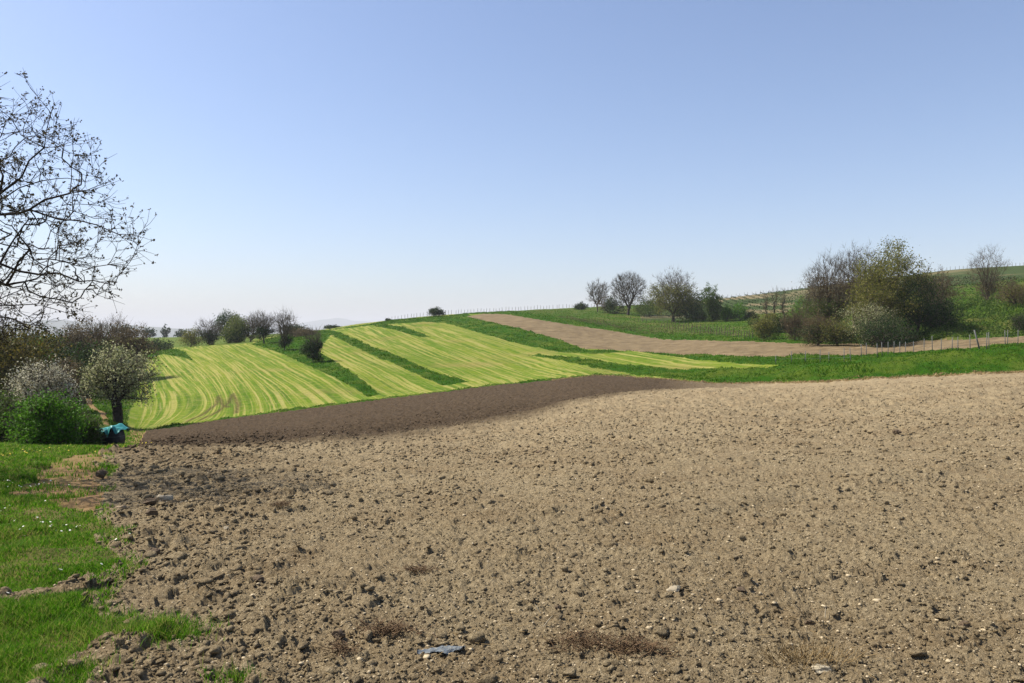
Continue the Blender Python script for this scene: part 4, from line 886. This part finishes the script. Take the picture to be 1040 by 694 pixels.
# clods of earth
phi = (1 + 5 ** 0.5) / 2
IV = np.array([(-1, phi, 0), (1, phi, 0), (-1, -phi, 0), (1, -phi, 0), (0, -1, phi), (0, 1, phi), (0, -1, -phi), (0, 1, -phi), (phi, 0, -1), (phi, 0, 1), (-phi, 0, -1), (-phi, 0, 1)], float); IV /= np.linalg.norm(IV[0])
IF = np.array([(0, 11, 5), (0, 5, 1), (0, 1, 7), (0, 7, 10), (0, 10, 11), (1, 5, 9), (5, 11, 4), (11, 10, 2), (10, 7, 6), (7, 1, 8), (3, 9, 4), (3, 4, 2), (3, 2, 6), (3, 6, 8), (3, 8, 9), (4, 9, 5), (2, 4, 11), (6, 2, 10), (8, 6, 7), (9, 8, 1)])
def subdiv(V_, F_):
    V_ = list(map(tuple, V_)); cache = {}; nf = []
    def mid_(a, b):
        k = (min(a, b), max(a, b))
        if k not in cache:
            p = np.array(V_[a]) + np.array(V_[b]); p /= np.linalg.norm(p); V_.append(tuple(p)); cache[k] = len(V_) - 1
        return cache[k]
    for a, b, c in F_:
        x_, y_, z_ = mid_(a, b), mid_(b, c), mid_(c, a); nf += [(a, x_, z_), (b, y_, x_), (c, z_, y_), (x_, y_, z_)]
    return np.array(V_), np.array(nf)
IV2, IF2 = subdiv(IV, IF); IV3, IF3 = subdiv(IV2, IF2)
def scatter_lumps(P, S, V_, F_, rg, rough, flat=0.7):
    n = len(P); m_ = len(V_)
    a = rg.random(n) * 6.283; ca = np.cos(a); sa = np.sin(a)
    sc = np.stack([S * rg.uniform(0.7, 1.3, n), S * rg.uniform(0.6, 1.1, n), S * flat * rg.uniform(0.6, 1.1, n)], 1)
    v = np.repeat(V_[None], n, 0) * (1 + rough * rg.normal(size=(n, m_, 1)))
    for _ in range(6):
        nn = rg.normal(size=(n, 3)); nn /= np.linalg.norm(nn, axis=1, keepdims=True); off = rg.uniform(0.35, 0.85, (n, 1))
        ex = np.maximum(np.einsum('nmk,nk->nm', v, nn) - off, 0); v -= ex[:, :, None] * nn[:, None]
    v = v * sc[:, None]
    x_ = v[:, :, 0] * ca[:, None] - v[:, :, 1] * sa[:, None]; y_ = v[:, :, 0] * sa[:, None] + v[:, :, 1] * ca[:, None]
    v = np.stack([x_, y_, v[:, :, 2]], 2) + P[:, None]
    return v.reshape(-1, 3), (F_[None] + (np.arange(n) * m_)[:, None, None]).reshape(-1, 3)
n = 120000; dd = np.exp(rg.uniform(math.log(3.1), math.log(46), n)); xx = dd * rg.uniform(-0.72, 0.72, n); zz, rr = ground(xx, dd)
k = (rr == 0) & ((fbm(xx * 0.8, dd * 0.8, 3, 91) > -0.22) | (rg.random(n) < 0.35)); xx, dd, zz = xx[k], dd[k], zz[k]
S = np.clip(0.0074 * np.exp(0.58 * rg.normal(size=len(xx))) * np.clip(dd / 6.5, 1, 2.8), 0.004, 0.06)
lft = np.clip(1 - (xx + 0.30 * dd + 1.0) / 2.2, 0, 1); S *= 1 + 0.4 * lft
P = np.stack([xx, dd, zz + S * 0.15], 1); b = S > 0.022 * np.clip(dd / 6.5, 1, 3)
v1, f1 = scatter_lumps(P[b], S[b], IV2, IF2, rg, 0.10); v2, f2 = scatter_lumps(P[~b], S[~b], IV, IF, rg, 0.16)
ov = np.concatenate([v1, v2]); of = np.concatenate([f1, f2 + len(v1)])
clodmat = m_soil.__call__(); clodmat.name = 'clod_soil'
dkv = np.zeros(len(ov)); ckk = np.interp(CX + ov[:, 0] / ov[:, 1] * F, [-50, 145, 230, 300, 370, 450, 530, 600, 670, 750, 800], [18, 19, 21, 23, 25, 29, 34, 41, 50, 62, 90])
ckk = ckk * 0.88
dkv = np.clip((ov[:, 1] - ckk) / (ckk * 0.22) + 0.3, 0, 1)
tag(obj('soil_clods', make_mesh('soil_clods', ov, None, of, clodmat, False, {'dark': dkv})), 'loose dry clods and crumbs of earth over the ploughed field', 'soil', kind='stuff')
# pale pebbles, many added as light crumbs that paint highlights on the soil
n = 16000; dd = np.exp(rg.uniform(math.log(3.2), math.log(30), n)); xx = dd * rg.uniform(-0.7, 0.7, n); zz, rr = ground(xx, dd); k = rr == 0
S = np.clip(0.0058 * np.exp(0.5 * rg.normal(size=n)) * np.clip(dd / 7, 1, 2.5), 0.004, 0.03)[k]; P = np.stack([xx, dd, zz + 0.004], 1)[k]
v, f = scatter_lumps(P, S, IV, IF, rg, 0.14, 0.6)
tag(obj('pebble_highlights', make_mesh('pebble_highlights', v, None, f, m_plain('pale_stone', (0.56, 0.46, 0.33), 0.85, c2=(0.42, 0.34, 0.235)))), 'small pale pebbles and highlight-coloured crumbs scattered over the ploughed soil', 'pebbles', kind='stuff')
# straw bits
n = 1600; dd = np.exp(rg.uniform(math.log(3.2), math.log(14), n)); xx = dd * rg.uniform(-0.5, 0.7, n); zz, rr = ground(xx, dd); k = rr == 0; xx, dd, zz = xx[k], dd[k], zz[k]; m_ = len(xx)
a = rg.random(m_) * 6.28; L = 0.02 + 0.06 * rg.random(m_); P0 = np.stack([xx, dd, zz + 0.01], 1); P1 = P0 + np.stack([np.cos(a) * L, np.sin(a) * L, 0.25 * L * rg.random(m_)], 1)
v, q = tubes(P0, P1, np.full(m_, 0.0018), np.full(m_, 0.0015), 3)
tag(obj('straw_bits', make_mesh('straw_bits', v, q, None, M['drystraw'])), 'bits of dry straw lying on the ploughed soil', 'straw', kind='stuff')

# single larger lumps and stones one can point to
def lump(name, label, cat, px, py, wpx, hpx, mat, seed, group=None, rough=0.05):
    g = np.random.default_rng(seed); D = hit(px, py); x = (px - CX) / F * D; z, _ = ground(x, D)
    s = wpx / F * D / 2; hz = hpx / F * D / 2
    V4, F4 = subdiv(IV3, IF3)
    v = V4.copy(); d = 1 + 0.35 * fbm(v[:, 0] * 1.3 + seed, v[:, 1] * 1.3 + v[:, 2] * 1.7, 3, seed) + 0.16 * fbm(v[:, 0] * 5 + v[:, 2] * 3, v[:, 1] * 5 + seed, 2, seed + 4)
    for _ in range(9):
        nn = g.normal(size=3); nn /= np.linalg.norm(nn); v = v - np.maximum(v @ nn - g.uniform(0.45, 0.9), 0)[:, None] * nn
    v = v * d[:, None]; v = v * (1 + 0.10 * fbm(v[:, 0] * 9 + v[:, 2] * 6, v[:, 1] * 9 - v[:, 2] * 4, 3, seed + 9, 0.6))[:, None] * np.array([s, s * 0.75, hz])
    tag(obj(name, make_mesh(name, v, None, F4, mat, False), None, (x, D, float(z[0]) + hz * 0.6)), label, cat, group)
stonem = m_plain('limestone', (0.46, 0.40, 0.31), 0.85, c2=(0.32, 0.265, 0.20), sc=12, bump=0.5)
darkclod = m_plain('dark_clod', (0.16, 0.115, 0.078), 0.95, c2=(0.10, 0.07, 0.048), sc=18, bump=0.8)
drycl = m_plain('dry_clod', (0.33, 0.26, 0.185), 0.95, c2=(0.23, 0.17, 0.12), sc=18, bump=0.8)
G5 = 'big clods and stones lying on the ploughed field'
for a in [
 ('pale_rock', 'largest pale rock beside the verge, resting on a ridge of dark earth', 'rock', 167, 512, 22, 13, stonem, 1),
 ('earth_clod', 'brown clod of earth leaning against the largest pale rock', 'clod', 154, 515, 15, 11, darkclod, 2),
 ('earth_clod', 'rounded dark clod on the ridge just below the largest pale rock', 'clod', 155, 529, 13, 10, darkclod, 3),
 ('earth_clod', 'low clod at the left end of the dark earth ridge below the pale rock', 'clod', 121, 523, 13, 8, drycl, 4),
 ('earth_clod', 'dark clod where the reddish track meets the ploughed soil', 'clod', 103, 488, 14, 10, darkclod, 5),
 ('earth_clod', 'solitary clod by the edge of the grass, lower left', 'clod', 155, 567, 14, 11, darkclod, 6),
 ('earth_clod', 'clod in the lower left soil next to a flat pale stone', 'clod', 262, 592, 13, 9, darkclod, 7),
 ('flat_stone', 'flat pale stone lying right of the clod in the lower left soil', 'stone', 285, 592, 17, 6, stonem, 8),
 ('earth_clod', 'flat clod at the very lower left corner next to the grass', 'clod', 42, 684, 18, 9, drycl, 9),
 ('dark_clod', 'round dark clod at the bottom, left of the reddish root tangle', 'clod', 344, 648, 15, 13, darkclod, 10),
 ('pale_stone', 'pale stone standing out right of centre near the bottom', 'stone', 684, 607, 17, 10, stonem, 11),
 ('dark_clod', 'small dark clod among pale crumbs below the right centre', 'clod', 567, 621, 8, 7, darkclod, 12),
 ('dark_clod', 'dark clod above the dry stalks at the lower right', 'clod', 823, 631, 13, 9, darkclod, 13),
 ('dark_clod', 'dark clod at the left of the brightest dry patch, lower right', 'clod', 752, 602, 11, 6, darkclod, 14),
 ('pale_stone', 'flat pale stone at the bottom edge below the dry stalks', 'stone', 835, 688, 22, 10, stonem, 15),
 ('dark_clod', 'lone dark clod far off in the right half of the field', 'clod', 910, 443, 10, 6, darkclod, 16),
 ('dark_clod', 'lone dark clod far off in the middle of the field', 'clod', 548, 461, 8, 4, darkclod, 17),
 ('pale_stone', 'tiny white stone in the soil left of the centre', 'stone', 230, 540, 6, 4, stonem, 18),
 ('dark_clod', 'dark clod near the bottom right corner of the field', 'clod', 978, 638, 12, 8, darkclod, 19)]:
    lump(*a[:9], group=G5)

# reddish root tangles
rootmat = m_plain('reddish_roots', (0.20, 0.125, 0.070), 0.9, c2=(0.10, 0.062, 0.036), sc=20)
def tangle(label, px, py, wm, n, seed):
    n = int(n * 0.5); g = np.random.default_rng(seed); D = hit(px, py); x = (px - CX) / F * D; z, _ = ground(x, D)
    P0 = g.normal(size=(n, 3)) * np.array([wm * 0.4, wm * 0.22, 0.012]); P0[:, 2] = np.abs(P0[:, 2]) + 0.01
    a = g.random(n) * 6.28; L = 0.02 + 0.05 * g.random(n); P1 = P0 + np.stack([np.cos(a) * L, np.sin(a) * L, (g.random(n) - 0.3) * L], 1)
    P2 = P1 + g.normal(size=(n, 3)) * 0.018; P2[:, 2] = np.abs(P2[:, 2])
    r = np.full(n, 0.0022); v, q = tubes(np.concatenate([P0, P1]), np.concatenate([P1, P2]), np.concatenate([r, r * .9]), np.concatenate([r * .9, r * .5]), 3)
    tag(obj('root_tangle', make_mesh('root_tangle', v, q, None, rootmat), None, (x, D, float(z[0]))), label, 'roots', 'reddish root tangles in the soil')
tangle('dark reddish tangle of roots at the bottom, right of the round dark clod', 391, 644, 0.22, 420, 1)
tangle('reddish tangle of roots right of the blue scrap near the bottom edge', 595, 658, 0.25, 420, 2)
tangle('brightest rust red tangle of roots, right end of the pair near the bottom edge', 645, 664, 0.22, 520, 3)
tangle('small rusty tangle of roots near the left of the bottom edge', 347, 668, 0.1, 160, 4)
tangle('small rusty tangle of roots in the soil left of the centre', 423, 584, 0.16, 200, 5)
tangle('reddish tuft of roots further out left of the centre', 286, 520, 0.14, 160, 6)
# dry stalks at the lower right
D = hit(822, 676); x = (822 - CX) / F * D; z = float(ground(x, D)[0][0]); g = np.random.default_rng(9); n = 170
P0 = g.normal(size=(n, 3)) * [0.11, 0.06, 0]; P0[:, 2] = 0; dirs = np.stack([P0[:, 0] * 3 + g.normal(size=n) * 0.5, g.normal(size=n) * 0.5, 0.35 + g.random(n)], 1)
dirs /= np.linalg.norm(dirs, axis=1, keepdims=True); L = 0.04 + 0.10 * g.random((n, 1)); P1 = P0 + dirs * L * .6; P2 = P1 + (dirs + g.normal(size=(n, 3)) * .4) * L * .4
r = np.full(n, 0.0017); v, q = tubes(np.concatenate([P0, P1]), np.concatenate([P1, P2]), np.concatenate([r, r]), np.concatenate([r, r * .5]), 3)
tag(obj('dry_stalks', make_mesh('dry_stalks', v, q, None, M['drystraw']), None, (x, D, z)), 'clump of dry brown stalks sticking out of the soil at the lower right', 'dry plant')
# blue plastic scrap and white splinter
D = hit(448, 663); x = (448 - CX) / F * D; z = float(ground(x, D)[0][0]); g = np.random.default_rng(2)
nx, ny = 28, 7; U, W_ = np.meshgrid(np.linspace(-1, 1, nx), np.linspace(-1, 1, ny)); wd = 0.018 + 0.012 * np.cos(U * 2.2) + 0.006 * np.sin(U * 9)
gx = U * 0.125; gy = W_ * wd * 1.3 + 0.03 * U; gzv = 0.012 + 0.03 * fbm(U * 3, W_ * 2, 3, 6) + 0.01 * np.cos(W_ * 1.5)
vt = np.stack([gx, gy, gzv + 0.002], 2).reshape(-1, 3); vb = np.stack([gx, gy, gzv], 2).reshape(-1, 3); I = np.arange(nx * ny).reshape(ny, nx)
qt = np.stack([I[:-1, :-1], I[:-1, 1:], I[1:, 1:], I[1:, :-1]], -1).reshape(-1, 4); N0 = nx * ny
side = []
for row in (I[0], I[-1][::-1]):
    for i in range(nx - 1): side.append((row[i], row[i + 1], row[i + 1] + N0, row[i] + N0))
for c_ in (I[:, 0][::-1], I[:, -1]):
    for i in range(ny - 1): side.append((c_[i], c_[i + 1], c_[i + 1] + N0, c_[i] + N0))
tag(obj('plastic_scrap', make_mesh('plastic_scrap', np.concatenate([vt, vb]), np.concatenate([qt, qt[:, ::-1] + N0, np.array(side)]), None, m_plain('faded_blue_plastic', (0.10, 0.135, 0.20), 0.7, 0.1, c2=(0.25, 0.26, 0.27), sc=45, bump=0.6), True), None, (x, D, z)), 'crumpled faded blue plastic scrap half buried near the bottom edge', 'plastic scrap')
for nm, lb, px, py, l, dx_ in (('white_splinter', 'short white splinter lying upright in the soil at the lower right', 838, 622, 0.055, 0.25), ('pale_twig', 'pale broken twig on the soil right of the bottom centre', 549, 623, 0.05, -0.7), ('pale_twig', 'long thin grey twig leaning across the soil above the rust red roots', 552, 640, 0.06, 0.9)):
    D = hit(px, py); x = (px - CX) / F * D; z = float(ground(x, D)[0][0])
    p = np.array([[0, 0, 0.008], [dx_ * l * 0.5, l * 0.25, 0.02 + l * 0.3], [dx_ * l, l * 0.5, 0.02 + l * 0.7]])
    v, q = tubes(p[:2], p[1:], np.array([0.003, 0.0035]), np.array([0.0035, 0.0015]), 6)
    tag(obj(nm, make_mesh(nm, v, q, None, stonem), None, (x, D, z)), lb, 'splinter' if 'spl' in nm else 'twig')

# ------------------------------------------------------------------ covered tank with turquoise tarpaulin
TD = 32.0; tx0 = (113 - CX) / F * TD; tz0 = float(ground(tx0, TD)[0][0])
def sup(nx, ny, f):
    U, W_ = np.meshgrid(np.linspace(0, 2 * math.pi, nx, endpoint=False), np.linspace(0, 1, ny)); P = f(U, W_)
    I = np.arange(nx * ny).reshape(ny, nx); J = np.roll(I, -1, 1)
    q = np.stack([I[:-1], J[:-1], J[1:], I[1:]], -1).reshape(-1, 4); return P.reshape(-1, 3), q
def body(U, W_):
    ex = 0.42; c = np.cos(U); s = np.sin(U)
    rx = 0.43; ry = 0.38; k = (1 - np.clip(W_ - 0.9, 0, 1) * 2) * (1 - 0.05 * np.sin(W_ * 9))
    bx = np.sign(c) * np.abs(c) ** ex * rx * k * (1 + 0.03 * np.sin(U * 7 + W_ * 5)); by = np.sign(s) * np.abs(s) ** ex * ry * k * (1 + 0.03 * np.cos(U * 9))
    return np.stack([bx, by, W_ * 0.86 - 0.05], 2)
tank = empty('covered_tank', (tx0, TD, tz0)); tag(tank, 'waist high tank wrapped in black film beside the track, under the turquoise cover', 'tank')
v, q = sup(48, 14, body); n0 = len(v); v = np.concatenate([v, [[0, 0, 0.80]]]); tr = [(n0 - 48 + i, n0 - 48 + (i + 1) % 48, n0) for i in range(48)]
obj('body', make_mesh('body', v, q, tr, M['black'], True), tank)
# binding cords round the film
for zc_ in (0.25, 0.55):
    a = np.linspace(0, 2 * math.pi, 49); c = np.cos(a); s = np.sin(a); pp_ = np.stack([np.sign(c) * np.abs(c) ** .42 * 0.445, np.sign(s) * np.abs(s) ** .42 * 0.395, np.full(49, zc_)], 1)
    v, q = tubes(pp_[:-1], pp_[1:], np.full(48, 0.008), np.full(48, 0.008), 5); obj('cord', make_mesh('cord', v, q, None, M['steel'], True), tank)
# tarpaulin: a draped sheet with a raised right end and one hanging corner
nx, ny = 46, 34; U, W_ = np.meshgrid(np.linspace(-1, 1, nx), np.linspace(-1, 1, ny))
gx = U * 0.53 + 0.03; gy = W_ * 0.48
hh = 0.88 + 0.13 * np.exp(-((U - 0.35) / 0.30) ** 2) - 0.05 * np.exp(-((U + 0.05) / 0.14) ** 2) + 0.05 * fbm(U * 2.2, W_ * 2.2, 3, 14)
drop = np.clip(np.abs(U) - 0.78, 0, 1) * 0.28 + np.clip(np.abs(W_) - 0.80, 0, 1) * 0.75 * (1 + 0.5 * np.sin(U * 11)) + np.clip(-U - 0.6, 0, 1) * 0.12
drop += 0.22 * np.exp(-((U - 0.1) / 0.12) ** 2) * np.clip(-W_ - 0.8, 0, 1) * 4
gzv = hh - drop; vt = np.stack([gx, gy, gzv], 2).reshape(-1, 3); vb = vt - [0, 0, 0.012]; I = np.arange(nx * ny).reshape(ny, nx); N0 = nx * ny
qt = np.stack([I[:-1, :-1], I[:-1, 1:], I[1:, 1:], I[1:, :-1]], -1).reshape(-1, 4); side = []
for row in (I[0], I[-1][::-1]): side += [(row[i], row[i] + N0, row[i + 1] + N0, row[i + 1]) for i in range(nx - 1)]
for c_ in (I[:, 0][::-1], I[:, -1]): side += [(c_[i], c_[i] + N0, c_[i + 1] + N0, c_[i + 1]) for i in range(ny - 1)]
tag(obj('tarpaulin', make_mesh('tarpaulin', np.concatenate([vt, vb]), np.concatenate([qt, qt[:, ::-1] + N0, np.array(side)]), None, M['tarp'], True), None, (tx0, TD, tz0)), 'turquoise tarpaulin draped over the black wrapped tank', 'tarpaulin')

# ------------------------------------------------------------------ vineyard stakes, posts, wires
def stake_mesh(h, w, mat):
    # U-profile stake with hooks: three thin plates + notches
    vs = []; qs = []
    def box(x0, x1, y0, y1, z0, z1):
        b = len(vs); vs.extend([(x0, y0, z0), (x1, y0, z0), (x1, y1, z0), (x0, y1, z0), (x0, y0, z1), (x1, y0, z1), (x1, y1, z1), (x0, y1, z1)])
        qs.extend([tuple(b + i for i in f) for f in ((0, 3, 2, 1), (4, 5, 6, 7), (0, 1, 5, 4), (1, 2, 6, 5), (2, 3, 7, 6), (3, 0, 4, 7))])
    t = w * 0.18
    box(-w / 2, w / 2, -t, 0, -0.4, h); box(-w / 2, -w / 2 + t, 0.001, w * 0.7, -0.4, h); box(w / 2 - t, w / 2, 0.001, w * 0.7, -0.4, h)
    for zz_ in (0.35, 0.6, 0.85): box(w / 2 + 0.001, w / 2 + 0.02, 0, 0.01, h * zz_, h * zz_ + 0.03)
    return make_mesh('stake', vs, qs, None, mat)
sm = stake_mesh(1.5, 0.045, M['steel'])
stk = [(804, 368.5, 12), (818, 368.5, 13), (833, 368.5, 14), (857.5, 367.5, 15), (864, 367.5, 15), (875, 364, 14), (880, 363.5, 14), (891, 363, 14), (896, 362.5, 14), (902, 362, 14), (908, 361.5, 14), (914, 361, 14), (920, 360.5, 14), (928, 359.5, 14),
       (938.5, 358.5, 15), (947, 358, 16), (956, 357.5, 15), (967, 357, 15), (973, 356.5, 15), (985.5, 356, 16), (1002, 354.5, 17), (1004.5, 354, 17), (1021, 352.5, 17), (1023.5, 352, 17), (1034, 352, 16), (842, 368, 11), (788, 369.5, 9)]
ORD = 'first second third fourth fifth sixth seventh eighth ninth tenth eleventh twelfth thirteenth fourteenth fifteenth sixteenth seventeenth eighteenth nineteenth twentieth twenty-first twenty-second twenty-third twenty-fourth twenty-fifth twenty-sixth twenty-seventh twenty-eighth twenty-ninth thirtieth'.split()
stk = sorted(stk)
for i, (px, py, hp) in enumerate(stk):
    x, D = at(px, py); z = float(ground(x, D)[0][0]); o = obj('vine_stake', sm, None, (x, D, z)); s = hp / F * D / 1.5; o.scale = (1, 1, s)
    o.rotation_euler = (rng.normal() * 0.02, rng.normal() * 0.02, rng.random() * 0.6)
    tag(o, 'thin upright grey metal stake on top of the grass bank, %s from the left' % ORD[i], 'stake', 'metal vine stakes on the grass bank')
x, D = at(995, 354.5); o = obj('leaning_stake', stake_mesh(1.65, 0.09, M['steel']), None, (x, D, float(ground(x, D)[0][0]))); o.rotation_euler = (0, math.radians(-15), 0)
tag(o, 'thicker pale metal stake leaning to the left near the right end of the row', 'stake', 'metal vine stakes on the grass bank')
def wire(pts, hgt, r, label):
    P = []
    for px, py in pts:
        x, D = at(px, py); P.append((x, D, float(ground(x, D)[0][0]) + hgt))
    P = np.array(P); v, q = tubes(P[:-1], P[1:], np.full(len(P) - 1, r), np.full(len(P) - 1, r), 5)
    tag(obj('trellis_wire', make_mesh('trellis_wire', v, q, None, M['steel'], True)), label, 'wire', 'wires strung along the metal stakes')
rowp = [(a, b) for a, b, c in sorted(stk) if a not in (842,)]
wire(rowp, 0.45, 0.006, 'lower pale wire strung between the metal stakes on the bank'); wire(rowp, 0.9, 0.004, 'upper pale wire strung between the metal stakes on the bank')

pm = make_mesh('post', *tubes(np.array([[0, 0, -0.3], [0, 0, 0.7]]), np.array([[0, 0, 0.7], [0.01, 0, 1.5]]), np.array([0.055, 0.055]), np.array([0.055, 0.045]), 6), None, M['wood'], True)
def post(px, py, D=None, h=1.5, lab='', grp='', nm='vine_post'):
    if D is None: x, D = at(px, py)
    else: x = (px - CX) / F * D
    o = obj(nm, pm, None, (x, D, float(ground(x, D)[0][0]))); o.scale = (1.2, 1.2, h / 1.5); o.rotation_euler = (rng.normal() * 0.03, rng.normal() * 0.03, 0); tag(o, lab, 'post', grp)
for i in range(34):
    t = i / 33; post(672 + 92 * t, 333 + 11.0 * t ** 0.8 + 0.3 * rng.normal(), h=1.25 + 0.2 * rng.random(), lab='small grey wooden vine post in the row on the grass below the half leafed tree', grp='wooden vine posts below the tree line')
for i in range(26):
    t = i / 25; post(640 + 105 * t, 326 + 11.5 * t + 0.3 * rng.normal(), h=1.1, lab='small grey wooden vine post in the upper row at the foot of the tree line', grp='wooden vine posts at the foot of the tree line')
for i in range(70):
    t = i / 69; px = 398 + 222 * t
    Dk = np.interp(px, [370, 450, 530, 600, 670], [338, 308, 313, 323, 378]); post(px + rng.normal() * 0.4, None, Dk, h=1.5 + 0.3 * rng.random(), lab='tiny dark vine post on the skyline left of the slender leafless tree', grp='vine posts on the skyline')
for i in range(75):
    px = 735 + 305 * i / 74; Dk = np.interp(px, [670, 750, 830, 900, 970, 1040], [372, 408, 390, 372, 345, 335]); post(px + rng.normal() * 0.4, None, Dk, h=1.5 + 0.3 * rng.random(), lab='tiny dark vine post on the crest of the vineyard hill at the right', grp='vine posts on the hill crest')
# rows of vines on the hill and slope
def vine_row(pa, pb, group, label, n=260, hh=0.9, ls=0.28, pal='brown'):
    a = np.array(pa); b = np.array(pb); t = rng.random(n); x = a[0] + (b[0] - a[0]) * t + rng.normal(size=n) * 0.12; y = a[1] + (b[1] - a[1]) * t + rng.normal(size=n) * 0.12
    z, _ = ground(x, y); v, q = leafquads(np.stack([x, y, z + hh * rng.random(n)], 1), ls, rng)
    tag(obj('vine_row', make_mesh('vine_row', v, q, None, LM[pal])), label, 'vines', group)
for i in range(30):
    px0 = 690 + i * 15.5; D0 = np.interp(px0, [690, 830, 1040, 1160], [250, 205, 185, 180]); D1 = np.interp(px0, [690, 830, 1040, 1160], [420, 400, 368, 362])
    x0 = (px0 - CX) / F * D0; dirx = -0.05 + 0.12
    vine_row((x0, D0), (x0 + (D1 - D0) * 0.18, D1), 'vine rows on the far hill', 'low row of vines running up the far hill, %s from the left' % ORD[i], 520, 0.8, 0.38, 'dark')
for i in range(9):
    t = i / 8; pa = at(560 + 30 * t, 322 + 1.2 * i * 0.5); pb = at(700 + 50 * t, 331 + 1.3 * i)
    vine_row(pa, pb, 'vine rows below the tree line', 'thin row of leafless vines below the tree line, %s from the top' % ORD[i], 420, 0.8, 0.2, 'brown')

# ------------------------------------------------------------------ haze
if HAZE > 0:
    t = NT('haze_air'); pv = t.n('ShaderNodeVolumePrincipled'); pv.inputs['Color'].default_value = (0.93, 0.955, 1.0, 1); pv.inputs['Density'].default_value = HAZE; pv.inputs['Anisotropy'].default_value = 0.0
    t.l(pv.outputs[0], t.out.inputs['Volume'])
    w = 17000; z0, z1 = -95, 330
    vs = [(x, y, z) for z in (z0, z1) for x, y in ((-w, -1500), (w, -1500), (w, 17000), (-w, 17000))]
    # ground sheet reaches further than the box on no side that is seen
    hz = obj('haze', make_mesh('haze', vs, [(0, 3, 2, 1), (4, 5, 6, 7), (0, 1, 5, 4), (1, 2, 6, 5), (2, 3, 7, 6), (3, 0, 4, 7)], None, t.m)); tag(hz, 'thin pale blue haze over the distant plain', 'haze', kind='stuff')
